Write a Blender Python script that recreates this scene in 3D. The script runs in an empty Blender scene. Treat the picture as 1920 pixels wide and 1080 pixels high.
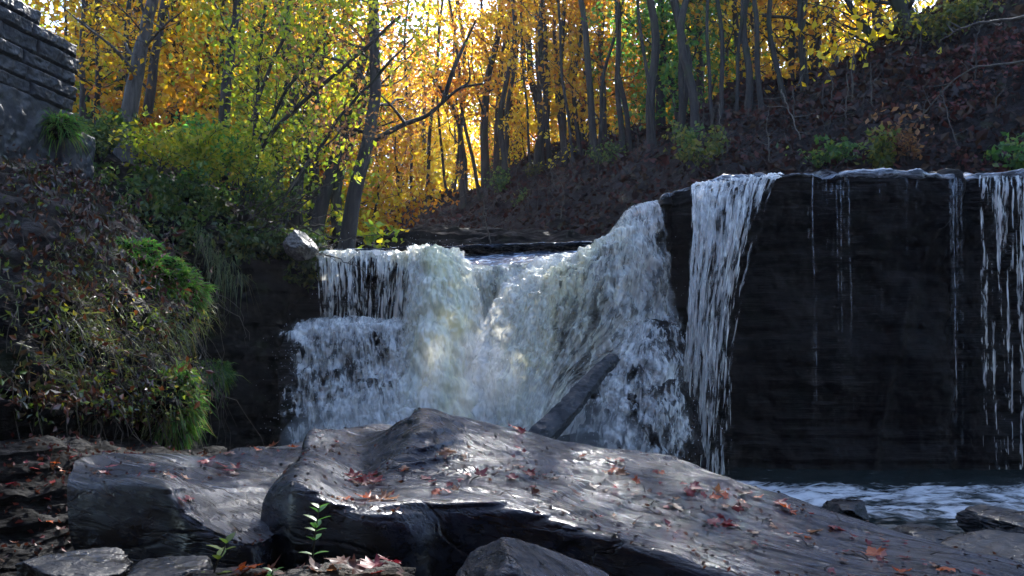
import bpy, math, random
import numpy as np
from mathutils import Vector, Matrix, Quaternion
from mathutils.bvhtree import BVHTree

random.seed(7)
rng = np.random.default_rng(7)
sc = bpy.context.scene
COL = sc.collection

# ------------------------------------------------------------------ camera
EYE = np.array([0.0, 0.0, 1.45])
F = 1600.0                                   # focal length in pixels of a 1920 px wide frame
TILT = math.atan(150 / F)                    # horizon at y = 690
FW = np.array([0, math.cos(TILT), math.sin(TILT)])
UP = np.array([0, -math.sin(TILT), math.cos(TILT)])


def ray(px, py):
    return FW + np.array([1.0, 0, 0]) * ((px - 960) / F) + UP * ((540 - py) / F)


def P(px, py, Y):
    """world point seen at photo pixel (px, py) standing Y metres away"""
    d = ray(px, py)
    return EYE + d * (Y / d[1])


def PX(lst):
    return np.array([P(*a) for a in lst])


cam_d = bpy.data.cameras.new("camera")
cam = bpy.data.objects.new("camera", cam_d)
COL.objects.link(cam)
cam.location = EYE
cam.rotation_euler = (math.pi / 2 + TILT, 0, 0)
cam_d.sensor_width = 36
cam_d.lens = 36 * F / 1920
cam_d.clip_start = 0.05
cam_d.clip_end = 2000
sc.camera = cam

# ------------------------------------------------------------------ noise
_perm = np.random.default_rng(3).permutation(256)
_perm = np.concatenate([_perm, _perm, _perm])
_grad = np.random.default_rng(4).normal(size=(256, 3))
_grad /= np.linalg.norm(_grad, axis=1)[:, None]


def pnoise(p):
    p = np.asarray(p, float)
    i = np.floor(p).astype(int)
    f = p - i
    i &= 255
    w = f * f * f * (f * (f * 6 - 15) + 10)
    out = 0
    for dx in (0, 1):
        for dy in (0, 1):
            for dz in (0, 1):
                h = _perm[_perm[_perm[i[:, 0] + dx] + (i[:, 1] + dy) % 256] + (i[:, 2] + dz) % 256]
                g = _grad[h]
                d = g[:, 0] * (f[:, 0] - dx) + g[:, 1] * (f[:, 1] - dy) + g[:, 2] * (f[:, 2] - dz)
                out = out + d * (w[:, 0] if dx else 1 - w[:, 0]) * (w[:, 1] if dy else 1 - w[:, 1]) * (w[:, 2] if dz else 1 - w[:, 2])
    return out * 1.6


def fbm(p, octv=4, gain=.5, lac=2.03):
    s, a = 0, 1.0
    p = np.asarray(p, float)
    for k in range(octv):
        s = s + a * pnoise(p + 17.3 * k)
        p = p * lac
        a *= gain
    return s


def sstep(a, b, x):
    t = np.clip((x - a) / (b - a), 0, 1)
    return t * t * (3 - 2 * t)


# ------------------------------------------------------------------ mesh helpers
def new_mesh(name, V, quads=None, tris=None, smooth=True, uv=None, attrs=None):
    """mesh from arrays; uv is per vertex (N,2); attrs = {name: (N,)}"""
    V = np.asarray(V, np.float32)
    me = bpy.data.meshes.new(name)
    nq = 0 if quads is None else len(quads)
    nt = 0 if tris is None else len(tris)
    loops = np.concatenate([np.asarray(quads, np.int32).ravel() if nq else np.zeros(0, np.int32),
                            np.asarray(tris, np.int32).ravel() if nt else np.zeros(0, np.int32)])
    starts = np.concatenate([np.arange(nq) * 4, nq * 4 + np.arange(nt) * 3]).astype(np.int32)
    me.vertices.add(len(V))
    me.vertices.foreach_set("co", V.ravel())
    me.loops.add(len(loops))
    me.loops.foreach_set("vertex_index", loops.astype(np.int32))
    me.polygons.add(nq + nt)
    me.polygons.foreach_set("loop_start", starts)
    me.polygons.foreach_set("use_smooth", np.full(nq + nt, smooth))
    if uv is not None:
        l = me.uv_layers.new(name="uv")
        l.data.foreach_set("uv", np.asarray(uv, np.float32)[loops].ravel())
    for k, a in (attrs or {}).items():
        t = me.attributes.new(k, "FLOAT", "POINT")
        t.data.foreach_set("value", np.asarray(a, np.float32))
    me.update(calc_edges=True)
    me.validate()
    return me


def link(name, me, mat, parent=None, loc=None):
    o = bpy.data.objects.new(name, me)
    COL.objects.link(o)
    if mat is not None and me is not None and len(me.materials) == 0:
        me.materials.append(mat)
    if parent is not None:
        o.parent = parent
    if loc is not None:
        o.location = loc
    return o


def tag(o, label, cat, group=None, kind=None):
    o["label"] = label
    o["category"] = cat
    if group:
        o["group"] = group
    if kind:
        o["kind"] = kind
    return o


def empty(name, loc=(0, 0, 0)):
    o = bpy.data.objects.new(name, None)
    COL.objects.link(o)
    o.location = loc
    o.empty_display_size = .1
    return o


def copy_tree(o, parent=None):
    c = o.copy()
    COL.objects.link(c)
    c.parent = parent
    for ch in list(o.children):
        copy_tree(ch, c)
    return c


class Acc:
    """collects many small pieces into ONE mesh"""

    def __init__(s):
        s.v, s.q, s.t, s.n = [], [], [], 0

    def add(s, V, quads=None, tris=None):
        V = np.asarray(V, float)
        if quads is not None and len(quads):
            s.q.append(np.asarray(quads) + s.n)
        if tris is not None and len(tris):
            s.t.append(np.asarray(tris) + s.n)
        s.v.append(V)
        s.n += len(V)

    def mesh(s, name, smooth=True, off=None):
        V = np.concatenate(s.v)
        if off is not None:
            V = V - np.asarray(off)
        return new_mesh(name, V, np.concatenate(s.q) if s.q else None, np.concatenate(s.t) if s.t else None, smooth)


def cr(pts, n):
    """Catmull-Rom through pts (k,d) -> (n,d)"""
    p = np.asarray(pts, float)
    k = len(p)
    if k == 2:
        t = np.linspace(0, 1, n)[:, None]
        return p[0] * (1 - t) + p[1] * t
    e = np.concatenate([[2 * p[0] - p[1]], p, [2 * p[-1] - p[-2]]])
    u = np.linspace(0, k - 1, n)
    i = np.minimum(u.astype(int), k - 2)
    t = (u - i).reshape((-1,) + (1,) * (p.ndim - 1))
    a, b, c, d = e[i], e[i + 1], e[i + 2], e[i + 3]
    return .5 * (2 * b + (c - a) * t + (2 * a - 5 * b + 4 * c - d) * t ** 2 + (3 * b - a - 3 * c + d) * t ** 3)


def loft(rows, nu, nv):
    """rows: list of (k_i,3) world polylines -> grid (nv,nu,3)"""
    R = np.stack([cr(r, nu) for r in rows])
    return cr(R, nv)


def grid_normals(G):
    du = np.gradient(G, axis=1)
    dv = np.gradient(G, axis=0)
    n = np.cross(du, dv)
    return n / (np.linalg.norm(n, axis=2, keepdims=True) + 1e-9)


def grid_quads(nv, nu):
    i = np.arange(nv * nu).reshape(nv, nu)
    return np.stack([i[:-1, :-1], i[:-1, 1:], i[1:, 1:], i[1:, :-1]], -1).reshape(-1, 4)


def grid_uv(G):
    du = np.linalg.norm(np.diff(G, axis=1), axis=2)
    u = np.concatenate([np.zeros((G.shape[0], 1)), np.cumsum(du, 1)], 1)
    u = np.broadcast_to(u.mean(0), u.shape)
    dv = np.linalg.norm(np.diff(G, axis=0), axis=2)
    v = np.concatenate([np.zeros((1, G.shape[1])), np.cumsum(dv, 0)], 0)
    return np.stack([u, v], -1).reshape(-1, 2)


def grid_mesh(name, G, **k):
    return new_mesh(name, G.reshape(-1, 3), grid_quads(*G.shape[:2]), **k)


def tube(path, radii, sides=6):
    p = np.asarray(path, float)
    r = np.broadcast_to(np.asarray(radii, float), (len(p),))
    t = np.gradient(p, axis=0)
    t /= np.linalg.norm(t, axis=1)[:, None] + 1e-9
    ref = np.array([.31, .9, .13])
    a = np.cross(t, ref)
    a /= np.linalg.norm(a, axis=1)[:, None] + 1e-9
    b = np.cross(t, a)
    th = np.arange(sides) / sides * 2 * math.pi
    V = p[:, None] + r[:, None, None] * (a[:, None] * np.cos(th)[None, :, None] + b[:, None] * np.sin(th)[None, :, None])
    i = np.arange(len(p) * sides).reshape(len(p), sides)
    j = np.roll(i, -1, 1)
    q = np.stack([i[:-1], j[:-1], j[1:], i[1:]], -1).reshape(-1, 4)
    return V.reshape(-1, 3), q


def unit(v):
    return v / (np.linalg.norm(v, axis=-1, keepdims=True) + 1e-9)


def leaves(P0, size, r, droop=.3, wide=.55, fold=.12, axis=None):
    """rhombic leaf per point: arrays of vertices and quads"""
    n = len(P0)
    a = unit(r.normal(size=(n, 3)) + np.array([0, 0, -droop])) if axis is None else axis
    s = unit(np.cross(a, r.normal(size=(n, 3))))
    nn = np.cross(a, s)
    L = (np.asarray(size) * r.uniform(.6, 1.3, n))[:, None]
    c = P0 + a * L * .45
    V = np.stack([P0, c + s * L * wide * .5 + nn * L * fold, P0 + a * L, c - s * L * wide * .5 + nn * L * fold], 1).reshape(-1, 3)
    return V, np.arange(n * 4).reshape(n, 4)


def blades(P0, D, L, w, droop, r):
    """grass blades: base, direction, length -> verts, quads, tris"""
    n = len(P0)
    s = unit(np.cross(D, r.normal(size=(n, 3)))) * np.asarray(w).reshape(-1, 1)
    L = np.asarray(L).reshape(-1, 1)
    g = np.array([0, 0, -1.0]) * L * np.asarray(droop).reshape(-1, 1)
    m = P0 + D * L * .5 + g * .25
    e = P0 + D * L + g
    V = np.stack([P0 - s, P0 + s, m + s * .8, m - s * .8, e], 1).reshape(-1, 3)
    b = np.arange(n) * 5
    return V, np.stack([b, b + 1, b + 2, b + 3], 1), np.stack([b + 3, b + 2, b + 4], 1)


def sample_grid(G, n, r, u=(0, 1), v=(0, 1)):
    nv, nu = G.shape[:2]
    uu = r.uniform(u[0], u[1], n) * (nu - 1.001)
    vv = r.uniform(v[0], v[1], n) * (nv - 1.001)
    i, j = vv.astype(int), uu.astype(int)
    fu, fv = (uu - j)[:, None], (vv - i)[:, None]
    p = (G[i, j] * (1 - fu) + G[i, j + 1] * fu) * (1 - fv) + (G[i + 1, j] * (1 - fu) + G[i + 1, j + 1] * fu) * fv
    return p, grid_normals(G)[i, j]


# ------------------------------------------------------------------ materials
class NT:
    def __init__(s, name):
        s.m = bpy.data.materials.new(name)
        s.m.use_nodes = True
        s.t = s.m.node_tree
        s.t.nodes.clear()
        s.out = s.n("ShaderNodeOutputMaterial")

    def n(s, typ, **kw):
        nd = s.t.nodes.new(typ)
        for k, v in kw.items():
            if k.startswith("i_"):
                nd.inputs[k[2:].replace("_", " ")].default_value = v
            else:
                setattr(nd, k, v)
        return nd

    def l(s, a, b):
        s.t.links.new(a, b)

    def coords(s, scale, kind="Object"):
        tc = s.n("ShaderNodeTexCoord")
        mp = s.n("ShaderNodeMapping")
        mp.inputs["Scale"].default_value = scale
        s.l(tc.outputs[kind], mp.inputs["Vector"])
        return mp.outputs[0]

    def noise(s, vec, scale=1, detail=4, rough=.55, dist=0.0, out=0):
        nd = s.n("ShaderNodeTexNoise")
        nd.inputs["Scale"].default_value = scale
        nd.inputs["Detail"].default_value = detail
        nd.inputs["Roughness"].default_value = rough
        nd.inputs["Distortion"].default_value = dist
        s.l(vec, nd.inputs["Vector"])
        return nd.outputs[out]

    def ramp(s, fac, stops, interp="LINEAR"):
        nd = s.n("ShaderNodeValToRGB")
        nd.color_ramp.interpolation = interp
        el = nd.color_ramp.elements
        while len(el) < len(stops):
            el.new(.5)
        for e, (p, c) in zip(el, stops):
            e.position = p
            e.color = (c, c, c, 1) if isinstance(c, (int, float)) else (*c, 1)
        s.l(fac, nd.inputs[0])
        return nd.outputs[0]

    def math(s, op, a, b=0.0, c=None):
        nd = s.n("ShaderNodeMath", operation=op)
        for i, x in enumerate((a, b) if c is None else (a, b, c)):
            if isinstance(x, (int, float)):
                nd.inputs[i].default_value = x
            else:
                s.l(x, nd.inputs[i])
        return nd.outputs[0]

    def smooth(s, x, lo, hi, a=0.0, b=1.0):
        nd = s.n("ShaderNodeMapRange", interpolation_type="SMOOTHSTEP")
        s.l(x, nd.inputs[0])
        for i, v in ((1, lo), (2, hi), (3, a), (4, b)):
            nd.inputs[i].default_value = v
        return nd.outputs[0]

    def mix(s, fac, a, b):
        nd = s.n("ShaderNodeMix", data_type="RGBA")
        for sock, x in ((nd.inputs[0], fac), (nd.inputs[6], a), (nd.inputs[7], b)):
            if isinstance(x, (int, float)):
                sock.default_value = x
            elif isinstance(x, tuple):
                sock.default_value = (*x, 1)
            else:
                s.l(x, sock)
        return nd.outputs[2]

    def bump(s, h, strength=.5, dist=.02):
        nd = s.n("ShaderNodeBump")
        nd.inputs["Strength"].default_value = strength
        nd.inputs["Distance"].default_value = dist
        s.l(h, nd.inputs["Height"])
        return nd.outputs[0]

    def pbsdf(s, col, rough=.5, normal=None, spec=.5):
        b = s.n("ShaderNodeBsdfPrincipled")
        for key, x in (("Base Color", col), ("Roughness", rough), ("Specular IOR Level", spec)):
            if isinstance(x, (int, float)):
                b.inputs[key].default_value = x
            elif isinstance(x, tuple):
                b.inputs[key].default_value = (*x, 1)
            else:
                s.l(x, b.inputs[key])
        if normal is not None:
            s.l(normal, b.inputs["Normal"])
        return b.outputs[0]

    def done(s, sh):
        s.l(sh, s.out.inputs[0])
        return s.m


def rock_mat(name, dark, light, rough=(.22, .6), scale=1.0, stretch=(1, 1, 4), bump=.6, moss=None, bd=.03, spec=.5):
    t = NT(name)
    v = t.coords(tuple(scale * x for x in stretch))
    iso = t.coords((scale,) * 3)
    a = t.noise(v, 1.6, 7, .62, .4)
    b = t.noise(iso, 9, 6, .65)
    c = t.noise(v, 7, 5, .6, .2)
    f = t.math("MULTIPLY_ADD", c, .5, t.math("MULTIPLY", a, .5))
    mid = tuple((d + l) * .5 for d, l in zip(dark, light))
    col = t.ramp(f, [(.36, dark), (.5, mid), (.66, light)])
    sp = t.ramp(b, [(.4, .55), (.6, 1.0)])
    m = t.n("ShaderNodeMix", data_type="RGBA", blend_type="MULTIPLY")
    m.inputs[0].default_value = 1
    t.l(col, m.inputs[6])
    t.l(sp, m.inputs[7])
    col = m.outputs[2]
    if moss:
        mm = t.smooth(t.noise(iso, 2.3, 5), .55, .68)
        col = t.mix(mm, col, moss)
    rg = t.smooth(t.noise(iso, 3.1, 5), .38, .62, rough[0], rough[1])
    h = t.math("ADD", t.math("MULTIPLY", c, .7), t.math("MULTIPLY", b, .45))
    fine = t.noise(v, 40, 4, .7)
    h = t.math("ADD", h, t.math("MULTIPLY", fine, .12))
    return t.done(t.pbsdf(col, rg, t.bump(h, bump, bd), spec))


def leaf_mat(name, stops, trans=.62, gloss=.03, sat=1.0):
    """per-leaf colour from the island random; light passes through"""
    t = NT(name)
    g = t.n("ShaderNodeNewGeometry")
    k = len(stops)
    col = t.ramp(g.outputs["Random Per Island"], [(i / k, c) for i, c in enumerate(stops)], "CONSTANT")
    hs = t.n("ShaderNodeHueSaturation")
    oi = t.n("ShaderNodeObjectInfo")
    t.l(t.smooth(oi.outputs["Random"], 0, 1, .75, 1.15), hs.inputs["Value"])
    t.l(t.smooth(oi.outputs["Random"], 0, 1, .487, .513), hs.inputs["Hue"])
    t.l(col, hs.inputs["Color"])
    d = t.n("ShaderNodeBsdfDiffuse")
    tr = t.n("ShaderNodeBsdfTranslucent")
    t.l(hs.outputs[0], d.inputs[0])
    t.l(hs.outputs[0], tr.inputs[0])
    mx = t.n("ShaderNodeMixShader")
    mx.inputs[0].default_value = trans
    t.l(d.outputs[0], mx.inputs[1])
    t.l(tr.outputs[0], mx.inputs[2])
    sh = mx.outputs[0]
    if gloss:
        gl = t.n("ShaderNodeBsdfGlossy")
        gl.inputs["Roughness"].default_value = .35
        m2 = t.n("ShaderNodeMixShader")
        m2.inputs[0].default_value = gloss
        t.l(sh, m2.inputs[1])
        t.l(gl.outputs[0], m2.inputs[2])
        sh = m2.outputs[0]
    return t.done(sh)


def bark_mat(name, dark, light, rough=.75, moss=None):
    t = NT(name)
    v = t.coords((9, 9, 1.6))
    a = t.noise(v, 1.5, 6, .65, .5)
    b = t.noise(t.coords((1.2, 1.2, .8)), 1, 4)
    col = t.ramp(a, [(.35, dark), (.68, light)])
    if moss:
        col = t.mix(t.smooth(b, .5, .62), col, moss)
    return t.done(t.pbsdf(col, rough, t.bump(a, .8, .03), .3))


def water_mat(name, fu=9.0, fv=.7, gu=11.0, gv=3.0, soft=.06, tint=(.86, .84, .56), foam=(.95, .94, .90), wA=.55):
    """falling water: white strands with gaps where the rock shows; 'dens' attribute adds water, 'tint' its silt"""
    t = NT(name)
    va = t.coords((fu, fv, 1), "UV")
    vb = t.coords((gu, gv, 1), "UV")
    dn = t.n("ShaderNodeAttribute", attribute_name="dens").outputs["Fac"]
    ti = t.n("ShaderNodeAttribute", attribute_name="tint").outputs["Fac"]
    a = t.noise(va, 1, 3, .6, .35)
    b = t.noise(vb, 1, 4, .5, .8)
    f = t.math("ADD", t.math("MULTIPLY", a, wA), t.math("MULTIPLY", b, 1 - wA))
    f = t.math("ADD", f, dn)
    al = t.smooth(f, .5 - soft, .5 + soft * 1.6)
    thick = t.smooth(f, .5, .85)
    tn = t.math("MULTIPLY", ti, t.smooth(t.noise(t.coords((2.2, .7, 1), "UV"), 1, 3), .35, .6, .25, 1))
    col = t.mix(tn, foam, tint)  # foam and tint carry warm sunlight in colour, besides the yellowish water
    dk = t.mix(t.smooth(b, .35, .6), (.84, .87, .90), (1, 1, 1))
    m = t.n("ShaderNodeMix", data_type="RGBA", blend_type="MULTIPLY")
    m.inputs[0].default_value = .8
    t.l(col, m.inputs[6])
    t.l(dk, m.inputs[7])
    nrm = t.bump(f, .6, .08)
    d = t.n("ShaderNodeBsdfDiffuse")
    tr = t.n("ShaderNodeBsdfTranslucent")
    gl = t.n("ShaderNodeBsdfGlossy")
    gl.inputs["Roughness"].default_value = .22
    for x in (d, tr):
        t.l(m.outputs[2], x.inputs[0])
        t.l(nrm, x.inputs["Normal"])
    t.l(nrm, gl.inputs["Normal"])
    m1 = t.n("ShaderNodeMixShader")
    m1.inputs[0].default_value = .58
    t.l(d.outputs[0], m1.inputs[1])
    t.l(tr.outputs[0], m1.inputs[2])
    m2 = t.n("ShaderNodeMixShader")
    m2.inputs[0].default_value = .10
    t.l(m1.outputs[0], m2.inputs[1])
    t.l(gl.outputs[0], m2.inputs[2])
    tp = t.n("ShaderNodeBsdfTransparent")
    m3 = t.n("ShaderNodeMixShader")
    t.l(al, m3.inputs[0])
    t.l(tp.outputs[0], m3.inputs[1])
    t.l(m2.outputs[0], m3.inputs[2])
    return t.done(m3.outputs[0])


M = {}


def slab_mat():
    """wet layered sandstone: thin beds run along the slab, wet film in patches"""
    t = NT("wet layered sandstone")
    tc = t.n("ShaderNodeTexCoord")
    mp = t.n("ShaderNodeMapping", vector_type="TEXTURE")
    mp.inputs["Rotation"].default_value = (0, math.radians(4), math.radians(-33))
    t.l(tc.outputs["Object"], mp.inputs["Vector"])

    def sc_(k):
        m = t.n("ShaderNodeMapping")
        m.inputs["Scale"].default_value = k
        t.l(mp.outputs[0], m.inputs["Vector"])
        return m.outputs[0]
    streak = t.noise(sc_((1.8, 24, 24)), 1, 6, .66, .5)
    fine = t.noise(sc_((14, 110, 100)), 1, 4, .7, .3)
    iso = t.noise(t.coords((1, 1, 1)), 5.5, 8, .66)
    grit = t.noise(t.coords((1, 1, 1)), 75, 4, .7)
    big = t.noise(t.coords((1, 1, 1)), 1.7, 4, .55)
    crack = t.math("ABSOLUTE", t.math("SUBTRACT", t.noise(sc_((1.1, 6, 6)), 1, 4, .6, .8), .5))
    crk = t.smooth(crack, .0, .016)
    f = t.math("ADD", t.math("MULTIPLY", streak, .45), t.math("ADD", t.math("MULTIPLY", iso, .35), t.math("MULTIPLY", fine, .20)))
    col = t.ramp(f, [(.36, (.001, .002, .0045)), (.48, (.0045, .0088, .020)), (.56, (.0125, .023, .049)), (.68, (.034, .052, .088))])
    col = t.mix(crk, (.003, .003, .004), col)
    wet = t.smooth(t.math("ADD", t.math("MULTIPLY", big, .55), t.math("MULTIPLY", streak, .45)), .42, .58)
    rg = t.math("ADD", t.math("MULTIPLY", wet, .24), t.math("MULTIPLY", fine, .20))
    h = t.math("ADD", t.math("MULTIPLY", streak, 1.0), t.math("ADD", t.math("MULTIPLY", fine, .35), t.math("MULTIPLY", iso, .6)))
    h = t.math("ADD", h, t.math("ADD", t.math("MULTIPLY", grit, .07), t.math("MULTIPLY", crk, .25)))
    geo = t.n("ShaderNodeNewGeometry")
    sx = t.n("ShaderNodeSeparateXYZ")
    t.l(geo.outputs["True Normal"], sx.inputs[0])
    topk = t.smooth(sx.outputs[2], .25, .75, .28, 1.0)      # the broken front faces are smoother than the weathered top
    bn = t.n("ShaderNodeBump")
    bn.inputs["Distance"].default_value = .024
    t.l(topk, bn.inputs["Strength"])
    t.l(h, bn.inputs["Height"])
    return t.done(t.pbsdf(col, rg, bn.outputs[0], .5))


M["slab"] = slab_mat()
M["boulder"] = rock_mat("dark wet sandstone", (.0025, .003, .005), (.012, .0145, .020), (.2, .55), 1.2, (1, 1, 3), .9, None, .03, .3)
M["cliff"] = rock_mat("black wet shale", (.0028, .0019, .0017), (.014, .0085, .0065), (.4, .8), .7, (.6, .6, 9), .8, (.007, .0065, .004), .04, .12)
M["ledge"] = rock_mat("brown shale ledge", (.0015, .0013, .0012), (.0075, .006, .0045), (.6, .9), 1.6, (.7, .7, 8), .9, (.008, .009, .004), .03, .10)
M["bankrock"] = rock_mat("brown bank earth", (.002, .0018, .0017), (.008, .006, .0048), (.5, .9), 1.0, (1, 1, 3), .8, (.008, .011, .004), .05, .06)
M["stone"] = rock_mat("grey cut stone", (.005, .0055, .007), (.026, .027, .033), (.4, .75), 1.2, (1, 1, 1), .9, None, .03, .4)
M["lichen"] = rock_mat("pale lichened rock", (.10, .09, .075), (.34, .30, .25), (.5, .8), 2.0, (1, 1, 2), .6, (.10, .10, .05), .02)
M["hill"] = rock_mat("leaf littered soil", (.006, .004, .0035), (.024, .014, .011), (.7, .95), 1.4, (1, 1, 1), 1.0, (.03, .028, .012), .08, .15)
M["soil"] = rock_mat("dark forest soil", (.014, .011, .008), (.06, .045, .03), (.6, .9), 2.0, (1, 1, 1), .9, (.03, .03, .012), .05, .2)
M["bark"] = bark_mat("brown bark", (.018, .014, .012), (.075, .058, .048))
M["bark_grey"] = bark_mat("grey bark", (.035, .031, .028), (.13, .115, .10))
M["bark_dark"] = bark_mat("dark bark", (.010, .009, .008), (.04, .033, .028), moss=(.02, .025, .012))
M["bark_pale"] = bark_mat("pale trunk bark", (.012, .010, .009), (.042, .034, .028), moss=(.06, .054, .044))
M["twig"] = bark_mat("dead twig", (.03, .025, .020), (.11, .092, .070))
M["twig_dark"] = bark_mat("dark twig", (.016, .013, .010), (.06, .048, .035))

Yl = [(.78, .54, .015), (.70, .44, .012), (.80, .60, .025), (.66, .36, .012), (.70, .56, .03)]
M["yellow"] = leaf_mat("yellow leaf", Yl)
M["gold"] = leaf_mat("golden leaf", [(.74, .38, .012), (.64, .27, .012), (.76, .48, .02), (.52, .20, .012), (.70, .40, .02)])
M["orange"] = leaf_mat("orange leaf", [(.60, .19, .015), (.50, .13, .012), (.68, .30, .02), (.38, .10, .012), (.52, .22, .02)])
M["rust"] = leaf_mat("rusty leaf", [(.26, .10, .035), (.20, .075, .03), (.34, .14, .04), (.16, .07, .035), (.22, .12, .05)])
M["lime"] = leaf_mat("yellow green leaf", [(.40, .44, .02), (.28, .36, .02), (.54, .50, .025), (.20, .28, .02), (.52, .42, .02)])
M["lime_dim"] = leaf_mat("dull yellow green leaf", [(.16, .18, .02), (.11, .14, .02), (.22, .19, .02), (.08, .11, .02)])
M["green"] = leaf_mat("green leaf", [(.09, .18, .03), (.06, .13, .025), (.13, .22, .035), (.05, .10, .02), (.20, .24, .03)])
M["maple_green"] = leaf_mat("maple green leaf", [(.12, .30, .04), (.08, .22, .03), (.18, .36, .045), (.06, .16, .025), (.30, .36, .04)], .65)
M["fern"] = leaf_mat("fern leaf", [(.09, .16, .04), (.06, .12, .03), (.14, .19, .04), (.17, .18, .04)])
M["grass"] = leaf_mat("mossy grass", [(.08, .29, .035), (.05, .20, .025), (.14, .36, .045), (.20, .34, .045), (.15, .13, .045)], .6, .02)
M["grass_dull"] = leaf_mat("olive grass", [(.10, .12, .03), (.07, .09, .025), (.15, .16, .04), (.13, .10, .035)], .4, .03)
M["litter"] = leaf_mat("leaf litter", [(.07, .032, .018), (.045, .023, .015), (.10, .034, .018), (.035, .02, .015), (.075, .045, .02)], .2, .02)
M["litter_red"] = leaf_mat("red leaf litter", [(.12, .022, .016), (.075, .016, .013), (.14, .04, .018), (.04, .018, .012), (.07, .035, .018)], .2, .03)
M["brownleaf"] = leaf_mat("dead bank leaf", [(.045, .018, .012), (.03, .012, .010), (.07, .018, .012), (.05, .03, .015), (.03, .04, .012), (.12, .035, .012)], .35, .05)
M["bankgreen"] = leaf_mat("bank leaf", [(.12, .19, .02), (.06, .10, .015), (.22, .26, .025), (.30, .25, .025), (.05, .08, .02)], .5, .04)

# ================================================================== LIGHT
SUN_AZ, SUN_EL = math.radians(12), math.radians(40)
S = Vector((math.sin(SUN_AZ) * math.cos(SUN_EL), math.cos(SUN_AZ) * math.cos(SUN_EL), math.sin(SUN_EL)))
sun_d = bpy.data.lights.new("sun", "SUN")
sun_d.energy = 5.0
sun_d.angle = math.radians(.5)
sun_d.color = (1, .97, .93)
sun = bpy.data.objects.new("sun", sun_d)
COL.objects.link(sun)
sun.rotation_euler = S.to_track_quat("Z", "Y").to_euler()
sun.location = (0, 60, 60)
w = bpy.data.worlds.new("World")
sc.world = w
w.use_nodes = True
bg = w.node_tree.nodes["Background"]
sky = w.node_tree.nodes.new("ShaderNodeTexSky")
sky.sky_type = "NISHITA"
sky.sun_disc = False
sky.sun_elevation = SUN_EL
sky.sun_rotation = SUN_AZ
sky.dust_density = .7
sky.ozone_density = 3.0
w.node_tree.links.new(sky.outputs[0], bg.inputs[0])
bg.inputs[1].default_value = .15
sc.view_settings.view_transform = "Standard"
sc.view_settings.look = "None"
sc.view_settings.gamma = 1
sc.view_settings.exposure = 2.25
sc.cycles.max_bounces = 8
sc.cycles.diffuse_bounces = 6
sc.cycles.glossy_bounces = 3
sc.cycles.transmission_bounces = 4
sc.cycles.transparent_max_bounces = 24
sc.cycles.sample_clamp_indirect = 4.0
sc.cycles.caustics_reflective = False
sc.cycles.caustics_refractive = False


# ================================================================== TERRAIN
def strata(p, step=.13, amp=.09, seed=0):
    lay = np.floor((p[:, 2] + .05 * pnoise(p * .35 + seed)) / step)
    a = pnoise(np.stack([p[:, 0] * .22 + lay * 7.31, p[:, 1] * .22 + seed, lay * 3.77], 1))
    b = pnoise(np.stack([p[:, 0] * 1.3 + lay * 2.1, p[:, 1] * 1.3, lay * 5.1], 1))
    return amp * (a + .45 * b)


def displaced(G, fn):
    N = grid_normals(G)
    return G + N * fn(G.reshape(-1, 3)).reshape(G.shape[:2])[..., None]


# one ground sheet to the horizon
def ridge_x(y):
    return np.interp(y, [10, 17.5, 20, 24.2, 28, 33, 37, 45, 80, 400], [16, 11.5, 9.4, 8.0, 5.0, .8, -1.4, -3, -2, 0])


def ground_z(x, y):
    near = .74 * (1 - sstep(3.0, 4.6, y + .25 * np.abs(x))) * (1 - sstep(1.6, 3.4, x)) + .3 * sstep(0, -6, y)
    z = -.55 + near * 1.75
    z = z + sstep(-2.6, -4.6, x) * .9 * (1 - sstep(10, 13, y))
    up = sstep(12.9, 14.2, y)
    valley = 2.75 + sstep(-2.5, -7, x) * 1.7 + .045 * np.clip(y - 22, 0, 80) + .8 * sstep(22, 30, y)
    hill = sstep(-1.0, 2.5, x - ridge_x(y)) * 5.2
    z = z * (1 - up) + up * (valley + hill)
    return z + .10 * pnoise(np.stack([x * .6, y * .6, x * 0], 1)) + .03 * pnoise(np.stack([x * 3, y * 3, x * 0], 1))


a = np.linspace(-1, 1, 260)
ax = np.sinh(a * 4.6) / math.sinh(4.6) * 420
gx, gy = np.meshgrid(ax, ax + 6)
gz = ground_z(gx.ravel(), gy.ravel()).reshape(gx.shape)
o = link("ground", grid_mesh("ground", np.stack([gx, gy, gz], -1)), M["soil"])
tag(o, "dark leaf strewn forest ground round the creek", "ground", kind="structure")

# ---- the right hand cliff with the overhanging cap
cu = [1237, 1262, 1300, 1380, 1480, 1600, 1700, 1785, 1800, 1835, 1920, 2060, 2400]
cy = [378, 362, 350, 338, 328, 326, 328, 331, 340, 330, 326, 326, 326]
cY = [12.75, 12.55, 12.35, 12.2, 12.05, 12.0, 11.95, 11.95, 12.1, 11.95, 11.9, 11.8, 11.6]
lip = np.array([P(a, b, c) for a, b, c in zip(cu, cy, cY)])


def crow(dz=None, dy=0.0, z=None):
    r = lip.copy()
    r[:, 1] += dy
    if dz is not None:
        r[:, 2] += dz
    if z is not None:
        r[:, 2] = z
    side = r[0] + np.array([.15, 3.2, 0])
    return np.concatenate([[side], r])


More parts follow.
